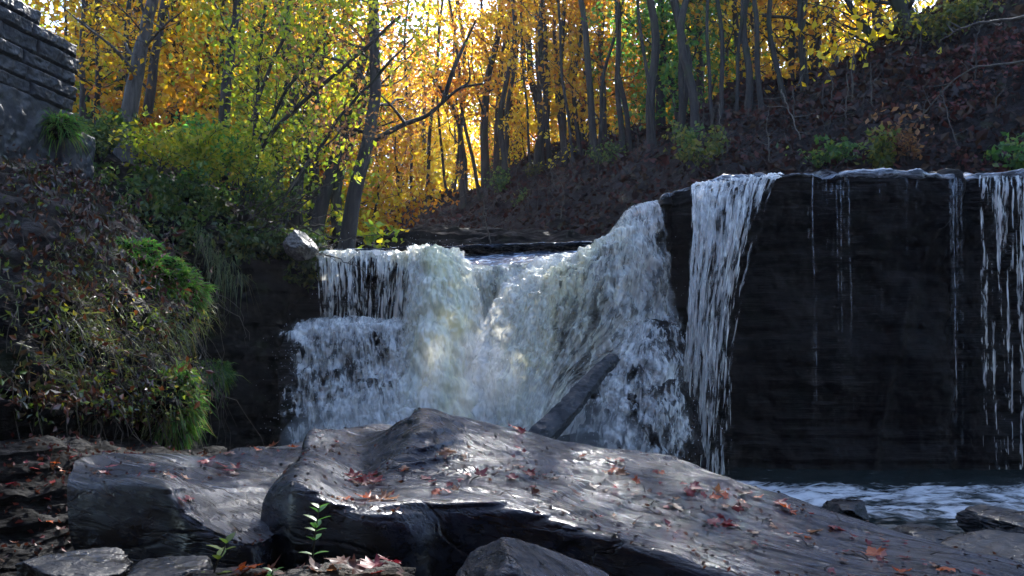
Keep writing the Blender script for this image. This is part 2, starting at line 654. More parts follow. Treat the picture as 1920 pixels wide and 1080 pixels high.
rows = [crow(.25, 3.6), crow(.06, 1.6), crow(.02, .5), crow(0, .06), crow(-.06, 0), crow(-.30, .02), crow(-.55, .12), crow(-1.2, .45),
        crow(z=2.2, dy=.5), crow(z=1.5, dy=.42), crow(z=.8, dy=.5), crow(z=.25, dy=.4), crow(z=-.6, dy=.3)]
G = loft(rows, 420, 300)
G = displaced(G, lambda p: strata(p, .12, .05) + .13 * fbm(p * .9, 3) + .05 * fbm(p * 3, 4) - .09 * sstep(.06, 0, np.abs(pnoise(p * np.array([.55, .55, .10]) + 3))))
o = link("cliff", grid_mesh("cliff", G), M["cliff"])
tag(o, "sheer black shale cliff with thin trickles running down from its flat lip", "cliff", kind="structure")
CLIFF = G

# ---- the lower wall behind the main falls
wu = [545, 590, 650, 720, 790, 850, 900, 960, 1020, 1100, 1180, 1245, 1300]
wY = [12.5, 12.65, 12.65, 12.6, 12.65, 13.2, 13.5, 13.5, 13.2, 12.9, 12.8, 12.85, 12.9]
wy = [478, 480, 480, 480, 480, 500, 503, 503, 500, 478, 440, 420, 420]
lip2 = np.array([P(a, b, c) for a, b, c in zip(wu, wy, wY)])


def wrow(dz=None, dy=0.0, z=None):
    r = lip2.copy()
    r[:, 1] += dy
    if dz is not None:
        r[:, 2] += dz
    if z is not None:
        r[:, 2] = z
    return r


rows = [wrow(-.1, 5), wrow(-.04, 1), wrow(0, .1), wrow(-.08, 0), wrow(-.5, .1), wrow(-.95, -.05), wrow(z=1.7, dy=.05), wrow(z=.9, dy=-.1), wrow(z=-.6, dy=-.2)]
G = loft(rows, 300, 220)
G = displaced(G, lambda p: strata(p, .11, .07, 5) + .06 * fbm(p * 1.3, 3))
o = link("cliff", grid_mesh("cliff", G), M["cliff"])
tag(o, "low dark rock step behind the main waterfall", "cliff", kind="structure")

# ---- stepped rock under the splashing feet of the falls
for label, rws, sd in (
    ("broken rock shelf under the left foot of the waterfall",
     [[(560, 606, 12.6), (640, 606, 12.6), (720, 606, 12.6), (800, 612, 12.6)],
      [(538, 616, 12.0), (640, 614, 12.05), (720, 614, 12.05), (795, 620, 12.1)],
      [(528, 640, 11.75), (640, 636, 11.8), (720, 640, 11.75), (800, 640, 11.9)],
      [(522, 700, 11.6), (640, 695, 11.6), (710, 700, 11.4), (800, 700, 11.7)],
      [(524, 740, 11.4), (640, 738, 11.4), (710, 720, 11.2), (810, 730, 11.5)],
      [(528, 800, 11.2), (640, 800, 11.1), (720, 800, 11.05), (820, 800, 11.3)],
      [(520, 900, 10.9), (640, 900, 10.8), (720, 900, 10.8), (840, 900, 11.0)]], 3),
    ("dark triangular rock mound beside the right curtain of water",
     [[(1170, 592, 12.6), (1200, 590, 12.6), (1240, 590, 12.6), (1285, 600, 12.6)],
      [(1150, 612, 11.9), (1200, 604, 11.8), (1240, 606, 11.8), (1292, 612, 12.1)],
      [(1120, 660, 11.6), (1190, 650, 11.5), (1240, 650, 11.5), (1300, 660, 11.9)],
      [(1095, 720, 11.4), (1180, 705, 11.25), (1240, 705, 11.25), (1310, 720, 11.7)],
      [(1070, 790, 11.2), (1170, 770, 10.95), (1240, 775, 10.95), (1320, 790, 11.5)],
      [(1050, 860, 11.0), (1160, 850, 10.8), (1240, 860, 10.8), (1330, 870, 11.4)],
      [(1040, 920, 10.9), (1160, 920, 10.6), (1240, 920, 10.6), (1340, 920, 11.2)]], 9)):
    G = loft([PX(r) for r in rws], 150, 150)
    G = displaced(G, lambda p: strata(p, .16, .10, sd) + .09 * fbm(p * 2.2, 4))
    o = link("rock_shelf", grid_mesh("rock_shelf", G), M["cliff"])
    tag(o, label, "rock", kind="structure")

# ---- left bank above the pool (dark rock face, soil on top)
rows = [[(-300, 60, 24), (0, 150, 24), (200, 225, 24), (400, 300, 24), (560, 410, 22), (640, 462, 20)],
        [(-200, 170, 15), (60, 235, 14.5), (160, 262, 14.5), (300, 330, 14.2), (420, 385, 14), (540, 440, 13.8), (596, 474, 13.6)],
        [(-200, 215, 12.8), (60, 262, 12.8), (160, 292, 12.8), (300, 355, 12.6), (420, 405, 12.5), (540, 452, 12.4), (592, 478, 12.8)],
        [(-200, 330, 12), (60, 340, 12), (160, 360, 12), (300, 410, 12), (420, 450, 12.1), (535, 478, 12.25), (588, 500, 12.7)],
        [(-200, 500, 11.5), (60, 500, 11.5), (160, 500, 11.6), (300, 500, 11.7), (420, 510, 11.9), (530, 540, 12.15), (583, 560, 12.65)],
        [(-200, 650, 11.2), (60, 650, 11.2), (160, 650, 11.3), (300, 650, 11.3), (400, 650, 11.6), (505, 640, 12.0), (560, 650, 12.4)],
        [(-200, 770, 11), (60, 770, 11), (160, 770, 11), (300, 770, 11), (400, 770, 11.3), (505, 770, 11.7), (545, 770, 12.2)],
        [(-200, 900, 10.5), (60, 900, 10.5), (160, 900, 10.5), (300, 900, 10.6), (400, 900, 11), (510, 900, 11.4), (550, 900, 11.9)]]
G = loft([PX(r) for r in rows], 280, 220)
mk = sstep(3.9, 3.2, G[..., 2])
G = G + grid_normals(G) * (strata(G.reshape(-1, 3), .16, .12, 11).reshape(G.shape[:2]) * mk + (.14 * fbm(G.reshape(-1, 3) * 1.1, 4)).reshape(G.shape[:2]))[..., None]
o = link("river_bank", grid_mesh("river_bank", G), M["bankrock"])
tag(o, "dark undercut river bank between the stone wall and the falls", "bank", kind="structure")
UBANK = G

# ---- near left bank: overhanging mass of earth carrying the undergrowth
rows = [[(-420, 280, 7.4), (0, 300, 9.2), (110, 318, 9.6), (190, 372, 10.2), (230, 395, 11.0)],
        [(-420, 285, 6.6), (0, 322, 8.0), (110, 336, 8.6), (195, 388, 9.0), (245, 408, 10.2)],
        [(-420, 420, 5.4), (0, 420, 6.2), (150, 425, 6.9), (240, 452, 7.6), (325, 502, 8.4), (365, 530, 9.6)],
        [(-420, 540, 5.0), (0, 540, 5.5), (150, 540, 6.1), (270, 545, 6.8), (378, 572, 7.6), (392, 590, 9.5)],
        [(-420, 640, 4.7), (0, 640, 5.2), (150, 640, 5.8), (250, 640, 6.3), (312, 640, 7.0), (335, 640, 9.5)],
        [(-420, 740, 4.5), (0, 740, 4.95), (150, 740, 5.4), (260, 740, 5.8), (345, 735, 6.3), (368, 740, 9.5)],
        [(-420, 800, 4.5), (0, 790, 4.9), (150, 790, 5.4), (250, 790, 5.8), (330, 800, 6.2), (360, 820, 9.5)],
        [(-420, 900, 4.7), (0, 880, 5.1), (150, 860, 5.6), (250, 850, 6.0), (330, 850, 6.4), (372, 850, 9.5)],
        [(-420, 1000, 4.7), (0, 1000, 5.1), (150, 980, 5.6), (250, 980, 6.0), (330, 980, 6.4), (372, 980, 9.5)]]
G = loft([PX(r) for r in rows], 240, 240)
low = sstep(1.9, 1.2, G[..., 2])
G = G + grid_normals(G) * ((.10 * fbm(G.reshape(-1, 3) * 1.7, 5)).reshape(G.shape[:2]) + low * strata(G.reshape(-1, 3), .07, .08, 2).reshape(G.shape[:2]))[..., None]
o = link("river_bank", grid_mesh("river_bank", G), M["bankrock"])
tag(o, "overgrown earth bank bulging out below the stone wall", "bank", kind="structure")
NBANK = G

# ---- thin shale ledges stepping down at the lower left
rows = [[(-420, 800, 4.9), (0, 812, 5.3), (150, 815, 5.7), (300, 830, 6.0), (420, 845, 6.3)],
        [(-420, 822, 4.2), (0, 832, 4.55), (150, 838, 4.8), (300, 850, 5.1), (420, 865, 5.3)],
        [(-420, 865, 3.95), (0, 870, 4.3), (140, 875, 4.5), (300, 885, 4.7), (420, 900, 4.8)],
        [(-420, 930, 3.75), (0, 925, 4.1), (140, 925, 4.3), (300, 940, 4.5), (420, 950, 4.6)],
        [(-420, 1010, 3.6), (0, 1000, 3.9), (140, 1000, 4.1), (300, 1010, 4.3), (420, 1020, 4.4)],
        [(-420, 1100, 3.45), (0, 1090, 3.7), (140, 1090, 3.9), (300, 1100, 4.1), (420, 1110, 4.2)],
        [(-420, 1250, 3.3), (0, 1240, 3.5), (140, 1240, 3.7), (300, 1250, 3.9), (420, 1260, 4.0)]]
G = loft([PX(r) for r in rows], 300, 420)
sgn = np.sign(-grid_normals(G)[200, 150, 1])
G = displaced(G, lambda p: sgn * (strata(p, .034, .05, 2) + .05 * fbm(p * 1.5, 3) + .03 * fbm(p * 5, 4)))
o = link("shale_ledge", grid_mesh("shale_ledge", G), M["ledge"])
tag(o, "thin brown shale layers stepping down beside the left boulder", "ledge", kind="structure")
LEDGE = G

# ---- hillside beyond the falls, up to the crest where the wood begins
ridge = PX([(600, 440, 42), (690, 415, 38), (780, 388, 37), (900, 352, 36), (1000, 305, 33), (1100, 280, 30), (1240, 244, 27), (1380, 192, 25),
            (1480, 170, 23.5), (1600, 118, 21.5), (1700, 60, 20), (1800, -10, 19), (2000, -130, 17.5), (2300, -280, 16), (2700, -420, 14.5)])
foot = np.array([(-9, 36, 3.3), (-6.5, 33, 3.0), (-4.5, 29, 3.0), (-2.5, 25, 3.0), (-.6, 21.5, 3.0), (1, 19, 3.0), (2.2, 17.6, 3.3), (3.4, 16.6, 3.9),
                 (4.6, 15.9, 4.2), (5.8, 15.4, 4.3), (7.2, 14.9, 4.35), (8.6, 14.5, 4.35), (10.5, 14.2, 4.35), (13, 13.9, 4.35), (17, 13.6, 4.35)], float)
back = ridge + np.array([6, 26, .2])
mid = foot * .52 + ridge * .48 + np.array([0, 0, .35])
und = foot + np.array([-.3, -.3, -1.2])
G = loft([und, foot, mid, ridge * .97 + foot * .03, ridge + np.array([1.0, 1.6, .1]), back], 420, 260)
p = G.reshape(-1, 3)
G = G + np.stack([p[:, 0] * 0, p[:, 0] * 0, .42 * fbm(p * .35, 5) + .07 * fbm(p * 2.2, 3)], 1).reshape(G.shape)
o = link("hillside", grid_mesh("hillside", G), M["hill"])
tag(o, "steep shaded hillside of brown leaf litter beyond the falls", "hillside", kind="structure")
HILL = G

# ---- unseen gorge slope, added behind the viewpoint to block sky light
xs_ = np.linspace(-46, 46, 60)
G = np.stack([np.stack([xs_, np.full(60, yy) - .012 * xs_ ** 2 * (0 if j < 0 else 1) + 16 * (np.abs(xs_) / 46) ** 2.2, np.full(60, zz)], 1) for j, (yy, zz) in enumerate(((-5, -.8), (-8, 1.5), (-12, 5), (-17, 9), (-24, 12), (-60, 14)))])
G = cr(np.transpose(G, (0, 1, 2)), 60)
G = G + (.4 * fbm(G.reshape(-1, 3) * .3, 4)).reshape(G.shape[:2])[..., None]
o = link("hillside", grid_mesh("hillside", G), M["hill"])
tag(o, "unseen gorge slope added behind the viewpoint to block sky light", "hillside", kind="structure")
BACKHILL = G

# ---- layered rock along the far shore upstream
rows = [[(585, 446, 23), (700, 440, 23), (820, 430, 23.5), (940, 436, 23), (1120, 450, 22)],
        [(585, 452, 20), (700, 446, 20.2), (820, 438, 20.8), (940, 443, 21), (1120, 454, 20)],
        [(585, 460, 19), (700, 455, 19.2), (820, 450, 19.6), (940, 454, 19.8), (1120, 460, 19)],
        [(585, 500, 18.5), (700, 500, 18.7), (820, 500, 18.8), (940, 500, 19), (1120, 500, 18.5)]]
G = loft([PX(r) for r in rows], 240, 110)
G = displaced(G, lambda p: strata(p, .15, .22, 21) + .12 * fbm(p * 1.2, 4))
o = link("rock_shelf", grid_mesh("rock_shelf", G), M["bankrock"])
tag(o, "layered brown rock along the far shore above the falls", "rock", kind="structure")

# ================================================================== WATER
t = NT("pool water")
xy = t.coords((.55, 1.7, 1))
fo = t.n("ShaderNodeAttribute", attribute_name="foam").outputs["Fac"]
n1 = t.noise(xy, 1.6, 6, .66, 1.6)
n2 = t.noise(t.coords((2.2, 5.5, 1)), 2.0, 5, .6, 1.0)
ff = t.math("ADD", t.math("ADD", t.math("MULTIPLY", n1, .7), t.math("MULTIPLY", n2, .3)), fo)
fm = t.smooth(ff, .49, .68)
dark = t.pbsdf((.012, .018, .017), .10, t.bump(n2, .35, .06), .5)
white = t.pbsdf((.50, .50, .50), .55, t.bump(ff, .9, .06), .3)
mx = t.n("ShaderNodeMixShader")
t.l(fm, mx.inputs[0])
t.l(dark, mx.inputs[1])
t.l(white, mx.inputs[2])
M["pool"] = t.done(mx.outputs[0])

xs = np.linspace(-5, 14, 420)
ys = np.concatenate([np.linspace(2.2, 6.5, 40), np.linspace(6.6, 13.2, 260)])
gx, gy = np.meshgrid(xs, ys)
p = np.stack([gx.ravel(), gy.ravel(), gx.ravel() * 0], 1)
band = sstep(6.8, 8.6, gy) * (1 - .3 * sstep(11.2, 12.2, gy))
ch = fbm(np.stack([p[:, 0] * .9, p[:, 1] * 2.2, p[:, 2]], 1), 5, .55).reshape(gx.shape)
rid = 1 - np.abs(fbm(np.stack([p[:, 0] * .8 + 9, p[:, 1] * 2.0, p[:, 2]], 1), 3)).reshape(gx.shape)
gz = .035 * ch + .07 * band * (rid - .7) + .02 * fbm(p * 5, 3).reshape(gx.shape)
foam = -.12 + .21 * sstep(8.0, 8.9, gy) * sstep(11.3, 10.2, gy) - .05 * sstep(11.2, 11.8, gy)
foam += .12 * np.exp(-((gx - 2.55) / .8) ** 2 - ((gy - 10.9) / .6) ** 2) * 2
foam += .12 * np.exp(-((gy - 11.95) / .12) ** 2)
me = grid_mesh("pool_water", np.stack([gx, gy, gz], -1), attrs={"foam": foam.ravel()})
o = link("pool_water", me, M["pool"])
tag(o, "foam streaked plunge pool below the cliff", "water", kind="structure")

# upstream river: flat, then curling over the recessed brink
t = NT("river water")
n1 = t.noise(t.coords((2.0, 5, 1)), 1.5, 5, .65, .8)
n2 = t.noise(t.coords((5, 10, 1)), 2, 4, .6, .5)
fm = t.smooth(t.math("ADD", t.math("MULTIPLY", n1, .5), t.math("MULTIPLY", n2, .5)), .50, .60)
dark = t.pbsdf((.03, .05, .08), .12, t.bump(n2, .8, .08), .5)
white = t.pbsdf((.55, .62, .72), .5, None, .3)
mx = t.n("ShaderNodeMixShader")
t.l(fm, mx.inputs[0])
t.l(dark, mx.inputs[1])
t.l(white, mx.inputs[2])
M["river"] = t.done(mx.outputs[0])
t = NT("lip water")
n1 = t.noise(t.coords((1.5, 6, 6)), 1.5, 5, .65, .8)
M["film"] = t.done(t.pbsdf(t.ramp(n1, [(.44, (.02, .025, .03)), (.55, (.22, .24, .27)), (.64, (.60, .63, .66))]), .2, t.bump(n1, .6, .04), .5))
rows = [[(560, 560, 40), (900, 560, 40), (1140, 560, 40)],
        [(560, 489, 15.5), (900, 478, 16.2), (1140, 472, 16.5)],
        [(575, 480, 13.6), (840, 474, 14.6), (1110, 468.5, 14.4)],
        [(585, 479, 13.0), (835, 479, 13.8), (900, 482, 13.9), (1115, 473, 13.7)],
        [(585, 484, 12.7), (832, 492, 13.3), (900, 496, 13.4), (1000, 491, 13.2), (1118, 482, 13.2)],
        [(585, 500, 12.6), (832, 520, 13.15), (900, 525, 13.25), (1000, 520, 13.1), (1118, 500, 13.05)]]
G = loft([PX(r) for r in rows], 200, 160)
G[..., 2] += (.02 * fbm(G.reshape(-1, 3) * 3.2, 4)).reshape(G.shape[:2])
o = link("river_water", grid_mesh("river_water", G), M["river"])
tag(o, "dark blue creek sliding toward the brink of the falls", "water", kind="structure")

G = loft([crow(.28, 3.4), crow(.075, 1.4), crow(.035, .45), crow(.012, .02), crow(-.004, -.022), crow(-.016, -.024), crow(-.03, -.012)], 420, 60)
p = G.reshape(-1, 3)
G = displaced(G, lambda p: strata(p, .12, .05) * .8 + .13 * fbm(p * .9, 3) + .05 * fbm(p * 3, 4))
o = link("river_water", grid_mesh("river_water", G), M["film"])
tag(o, "thin bright sheet of water sliding over the high cliff lip", "water", kind="structure")

M["curtain"] = water_mat("falling curtain", 11, .55, 16, 3.2, .055, wA=.58)
M["lace"] = water_mat("thin lacy fall", 13, .45, 20, 4.0, .05, wA=.60)
M["torrent"] = water_mat("churning torrent", 5, 1.2, 12, 4.0, .15, wA=.5)
M["splash"] = water_mat("splashing foam", 3.0, 2.0, 15, 4.5, .11, wA=.45)
M["trickle"] = water_mat("thin trickle", 26, .16, 34, 6.0, .08, wA=.62, foam=(.36, .39, .44))
t = NT("spray drops")
dd = t.n("ShaderNodeBsdfDiffuse")
dd.inputs[0].default_value = (.8, .84, .9, 1)
tt = t.n("ShaderNodeBsdfTranslucent")
tt.inputs[0].default_value = (.8, .84, .9, 1)
mx = t.n("ShaderNodeMixShader")
mx.inputs[0].default_value = .5
t.l(dd.outputs[0], mx.inputs[1])
t.l(tt.outputs[0], mx.inputs[2])
M["drops"] = t.done(mx.outputs[0])


def drops(P0, size, r, long=2.0):
    n = len(P0)
    o8 = np.array([(1, 0, 0), (0, 1, 0), (-1, 0, 0), (0, -1, 0), (0, 0, long), (0, 0, -long)], float)
    V = P0[:, None] + o8[None] * (size * r.uniform(.4, 1.5, n) ** 1.5)[:, None, None]
    f = np.array([(0, 1, 4), (1, 2, 4), (2, 3, 4), (3, 0, 4), (1, 0, 5), (2, 1, 5), (3, 2, 5), (0, 3, 5)])
    T = (np.arange(n)[:, None, None] * 6 + f[None]).reshape(-1, 3)
    return V.reshape(-1, 3), T


def fall(label, rws, mat, dens, tint=None, nu=200, nv=240, amp=.05, nfreq=(5, 5, 1.2), n_drop=300, dsize=.0026, jit=.10, layers=2, gap=.09, seed=0, cat="waterfall"):
    r = np.random.default_rng(100 + seed)
    root = empty("waterfall", tuple(PX(rws[-1]).mean(0)))
    off = np.array(root.location)
    for k in range(layers):
        G = loft([PX(x) for x in rws], nu, nv)
        N = grid_normals(G)
        sgn = -np.sign(N[nv // 2, nu // 2, 1]) or 1
        p = G.reshape(-1, 3)
        h = fbm(p * np.array(nfreq) + 31 * k, 4, .52).reshape(nv, nu) * amp
        vv = np.linspace(0, 1, nv)[:, None]
        G = G + N * sgn * (h * sstep(.02, .2, vv) + k * gap * sstep(.05, .6, vv))[..., None]
        U, V_ = np.meshgrid(np.linspace(0, 1, nu), np.linspace(0, 1, nv))
        ew = .05 if mat is not M['splash'] else .22
        wob = .16 * fbm(np.stack([U.ravel() * 3 + seed, V_.ravel() * 5, U.ravel() * 0 + k], 1), 4).reshape(U.shape)
        edge = -.30 * (1 - sstep(0, ew, np.minimum(U, 1 - U) + wob * ew * 2.5)) + (.5 * wob - .3 * (1 - sstep(.0, .10, V_ + .5 * wob)) if ew > .1 else .25 * wob) - .25 * sstep(.93, 1, V_) * (k > 0)
        D = dens(U, V_) + edge - .05 * k
        T = tint(U, V_) if tint else U * 0
        uv = grid_uv(G) + np.array([13.7 * seed + 5.1 * k, 3.3 * k])
        me = new_mesh("sheet", G.reshape(-1, 3) - off, grid_quads(nv, nu), uv=uv, attrs={"dens": D.ravel(), "tint": T.ravel()})
        link("sheet", me, mat, root)
    if n_drop:
        pp, nn = sample_grid(G, n_drop, r, v=(.25, 1))
        pp = pp + nn * sgn * np.abs(r.normal(size=(n_drop, 1))) * jit + r.normal(size=(n_drop, 3)) * jit * .35
        V, T = drops(pp - off, dsize, r)
        link("spray", new_mesh("spray", V, None, T), M["drops"], root)["kind"] = "stuff"
    tag(root, label, cat, "waterfalls pouring over the ledge")
    return root


fall("lacy white curtain over the low ledge nearest the pale rock",
     [[(590, 472, 13.4), (700, 471, 13.4), (850, 472, 13.5)], [(587, 473, 12.9), (700, 472, 12.9), (850, 474, 12.9)],
      [(585, 478, 12.5), (700, 478, 12.5), (850, 480, 12.4)], [(586, 500, 12.25), (700, 500, 12.25), (845, 505, 12.1)],
      [(590, 560, 12.15), (700, 560, 12.1), (830, 560, 11.95)], [(590, 620, 12.1), (700, 622, 12.0), (815, 625, 11.85)],
      [(585, 655, 11.8), (700, 655, 11.75), (810, 660, 11.65)]], M["lace"],
     lambda u, v: -.015 + .16 * np.exp(-((v - .34) / .10) ** 2) + .15 * sstep(.66, .95, u) + .06 * sstep(.8, 1, v), lambda u, v: .5 * sstep(.4, .9, u) + .25, amp=.03, nfreq=(7, 7, .8), n_drop=300, seed=1)
fall("broken white cascade bouncing down the rock shelf below the lacy curtain",
     [[(535, 596, 12.25), (660, 588, 12.2), (790, 600, 12.1)], [(520, 622, 11.75), (660, 612, 11.72), (795, 620, 11.7)],
      [(508, 690, 11.45), (660, 690, 11.4), (800, 700, 11.4)], [(506, 760, 11.2), (660, 755, 11.1), (810, 760, 11.1)],
      [(508, 830, 10.85), (660, 830, 10.8), (830, 830, 10.8)]], M["splash"],
     lambda u, v: .0 + .12 * np.exp(-((v - .25) / .08) ** 2) + .08 * sstep(.35, .8, v) * sstep(.35, .7, u) + .06 * sstep(.6, 1, u), amp=.09, nfreq=(4, 4, 3), n_drop=700, dsize=.0026, jit=.16, seed=2)
fall("creamy dense torrent plunging at the middle of the low ledge",
     [[(765, 470, 13.4), (810, 468, 13.4), (870, 474, 13.6)], [(762, 472, 12.8), (810, 468, 12.8), (870, 480, 13.0)],
      [(765, 482, 12.35), (815, 476, 12.2), (880, 500, 12.6)], [(762, 540, 11.95), (825, 535, 11.8), (895, 545, 12.3)],
      [(752, 620, 11.7), (830, 620, 11.5), (905, 620, 12.0)], [(740, 720, 11.35), (830, 720, 11.2), (915, 720, 11.6)],
      [(725, 830, 10.9), (830, 830, 10.8), (950, 830, 11.0)]], M["torrent"],
     lambda u, v: .05 + .15 * sstep(.05, .35, u) * sstep(1, .8, u), lambda u, v: 1.0 * np.exp(-((u - .55) / .4) ** 2), amp=.10, nfreq=(4, 4, 1.6), n_drop=500, seed=3)
fall("pale green recessed fall behind the meeting of the two torrents",
     [[(845, 494, 13.4), (920, 496, 13.4), (1000, 490, 13.2), (1060, 484, 13.1)], [(845, 505, 13.1), (920, 507, 13.15), (1000, 500, 13.0), (1060, 494, 12.9)],
      [(850, 550, 12.85), (920, 550, 12.9), (990, 550, 12.8), (1050, 550, 12.7)], [(855, 620, 12.65), (920, 620, 12.7), (980, 620, 12.6), (1040, 620, 12.5)],
      [(850, 720, 12.1), (910, 720, 12.2), (970, 720, 12.1), (1030, 720, 12.1)], [(845, 820, 11.5), (900, 820, 11.5), (960, 820, 11.5), (1020, 820, 11.5)]], M["torrent"],
     lambda u, v: .05 + .10 * sstep(.4, .9, v), lambda u, v: .95 * sstep(.8, .2, v), amp=.09, nfreq=(4, 4, 1.4), n_drop=0, seed=4)
fall("wide bulging white torrent sweeping down from the high corner of the cliff",
     [[(1085, 474, 13.5), (1120, 462, 13.2), (1150, 425, 13.0), (1182, 388, 12.95), (1238, 373, 12.9)],
      [(1000, 492, 12.9), (1070, 482, 12.6), (1138, 450, 12.35), (1190, 402, 12.45), (1242, 384, 12.55)],
      [(945, 540, 12.4), (1020, 522, 12.0), (1110, 500, 11.85), (1190, 462, 12.05), (1256, 450, 12.35)],
      [(905, 610, 12.0), (990, 590, 11.6), (1090, 570, 11.5), (1190, 560, 11.8), (1276, 560, 12.15)],
      [(885, 690, 11.7), (970, 670, 11.3), (1060, 650, 11.2), (1160, 640, 11.45), (1270, 640, 11.9)],
      [(875, 770, 11.3), (950, 755, 11.0), (1015, 745, 10.95), (1075, 725, 11.15), (1140, 710, 11.5)],
      [(865, 840, 11.0), (940, 835, 10.7), (990, 830, 10.65), (1040, 820, 10.8), (1090, 810, 11.1)]], M["torrent"],
     lambda u, v: .05 + .10 * sstep(.35, .0, u) - .07 * np.exp(-((u - .6) / .2) ** 2 - ((v - .6) / .2) ** 2) - .09 * sstep(.78, 1, u) * sstep(.15, .35, v) + .08 * sstep(.75, 1, v),
     lambda u, v: .85 * np.exp(-((u - .38) / .28) ** 2), nu=320, nv=320, amp=.12, nfreq=(4, 4, 1.8), n_drop=700, dsize=.0026, jit=.12, seed=5)
fall("fine spray splashing down the dark triangular rock beside the high curtain",
     [[(1160, 598, 12.1), (1200, 596, 12.0), (1240, 598, 12.0), (1285, 606, 12.2)], [(1135, 625, 11.55), (1200, 616, 11.5), (1240, 618, 11.5), (1294, 628, 11.8)],
      [(1105, 700, 11.25), (1180, 690, 11.15), (1240, 690, 11.15), (1305, 700, 11.55)], [(1080, 780, 11.0), (1170, 765, 10.85), (1240, 768, 10.85), (1315, 780, 11.3)],
      [(1060, 870, 10.75), (1160, 860, 10.6), (1240, 865, 10.6), (1325, 875, 11.1)]], M["splash"],
     lambda u, v: -.01 + .10 * sstep(.45, .1, u) + .08 * np.exp(-((v - .12) / .06) ** 2), amp=.07, nfreq=(4, 4, 3), n_drop=600, dsize=.0026, jit=.14, seed=6)
fall("tall narrow curtain of white strands falling free from the high cliff lip",
     [[(1296, 346, 13.0), (1380, 337, 12.9), (1478, 327, 12.8)], [(1294, 349, 12.35), (1380, 336, 12.2), (1472, 328, 12.1)],
      [(1292, 358, 12.1), (1378, 345, 11.95), (1462, 338, 11.85)], [(1293, 385, 11.95), (1370, 378, 11.75), (1448, 372, 11.75)],
      [(1294, 460, 11.8), (1360, 460, 11.6), (1425, 460, 11.65)], [(1289, 570, 11.7), (1345, 570, 11.5), (1403, 570, 11.6)],
      [(1284, 700, 11.6), (1335, 700, 11.42), (1388, 700, 11.55)], [(1276, 890, 11.5), (1328, 890, 11.3), (1384, 890, 11.5)]], M["curtain"],
     lambda u, v: .012 + .15 * sstep(.3, .1, v) - .12 * sstep(.62, 1, u) * sstep(.08, .4, v) - .02 * sstep(.4, .8, v) + .03 * sstep(.5, .15, u), nu=200, nv=380, amp=.05, nfreq=(8, 8, .8), n_drop=0, layers=3, gap=.07, seed=7)
for i, (x0, x1, y0, yb, d, lab) in enumerate((
        (1512, 1612, 328, 860, -.095, "thin broken trickles over the cliff lip next to the tall curtain"),
        (1640, 1730, 329, 760, -.13, "faint scattered trickle over the dry middle of the cliff"),
        (1778, 1806, 333, 860, -.05, "single bright thread of water from the notch in the cliff lip"),
        (1834, 1902, 329, 880, -.03, "twin white strands at the broken end of the cliff lip"),
        (1900, 1990, 327, 880, -.015, "white strands falling at the far edge of the cliff"))):
    fall(lab, [[(x0, y0 - 2, 12.6), (x1, y0 - 2, 12.6)], [(x0, y0, 11.95), (x1, y0, 11.95)], [(x0, y0 + 14, 11.78), (x1, y0 + 14, 11.78)],
               [(x0, y0 + 60, 11.7), (x1, y0 + 60, 11.7)], [(x0 + 3, (y0 + yb) / 2, 11.62), (x1 + 2, (y0 + yb) / 2, 11.62)], [(x0 + 6, yb, 11.6), (x1 + 3, yb, 11.6)]],
         M["trickle"] if i < 3 else M["lace"], lambda u, v, d=d: d + .05 * sstep(.2, .05, v) - .05 * sstep(.4, 1, v), nu=90, nv=260, amp=.03, nfreq=(8, 8, .7), n_drop=0, layers=2, gap=.04, seed=20 + i)

# ================================================================== BOULDERS
def slab_disp(p, seed=0.0, top=1.0):
    a = fbm(p * np.array([1.3, 2.2, 2.5]) + seed, 4)
    q = p @ np.array([[.94, .34, 0], [-.34, .94, 0], [0, 0, 1.0]])
    st = fbm(q * np.array([1.6, 7.0, 5.0]) + seed, 3, .5)
    cr_ = np.abs(fbm(q * np.array([1.1, 4.2, 2.0]) + seed + 50, 3))
    pit = fbm(p * 11 + seed, 2)
    bed = p @ np.array([-.10, .20, .97]) + .05 * fbm(p * 1.1 + seed + 9, 3)
    sw = bed / .06 - np.floor(bed / .06)
    a2 = sstep(-.2, .35, fbm(p * 1.1 + seed + 30, 2))
    return .014 * a + .006 * st - .004 * sstep(.05, .0, cr_) + .012 * a2 * top * (sstep(.0, .22, sw) - sw) + .002 * pit


def rows_from_cols(cols, base=.45):
    """cols: polylines front-bottom..ridge; adds a bottom and a back"""
    out = []
    for c in cols:
        w_ = PX(c)
        b0 = w_[0].copy(); b0[2] = base
        k = w_[-1] + np.array([0, .22, -.22])
        k2 = w_[-1] + np.array([0, .30, -.6])
        out.append(np.concatenate([[b0], w_, [k, k2]]))
    return out


def make_slab(name, cols, nu, nv, mat, label, seed, post=None):
    R = rows_from_cols(cols)
    n = max(len(r) for r in R)
    G = np.stack([cr(r, nv) for r in R])          # (ncol, nv, 3)
    G = np.transpose(cr(G, nu), (1, 0, 2))         # (nv, nu, 3)
    N = grid_normals(G)
    if N[nv // 2, nu // 2, 2] < 0:
        N = -N
    d = slab_disp(G.reshape(-1, 3), seed, sstep(.45, .8, N[..., 2]).ravel()).reshape(nv, nu)
    if post is not None:
        d = d + post(G)
    G = G + N * d[..., None]
    o = link(name, grid_mesh(name, G), mat)
    tag(o, label, "boulder")
    return o, G


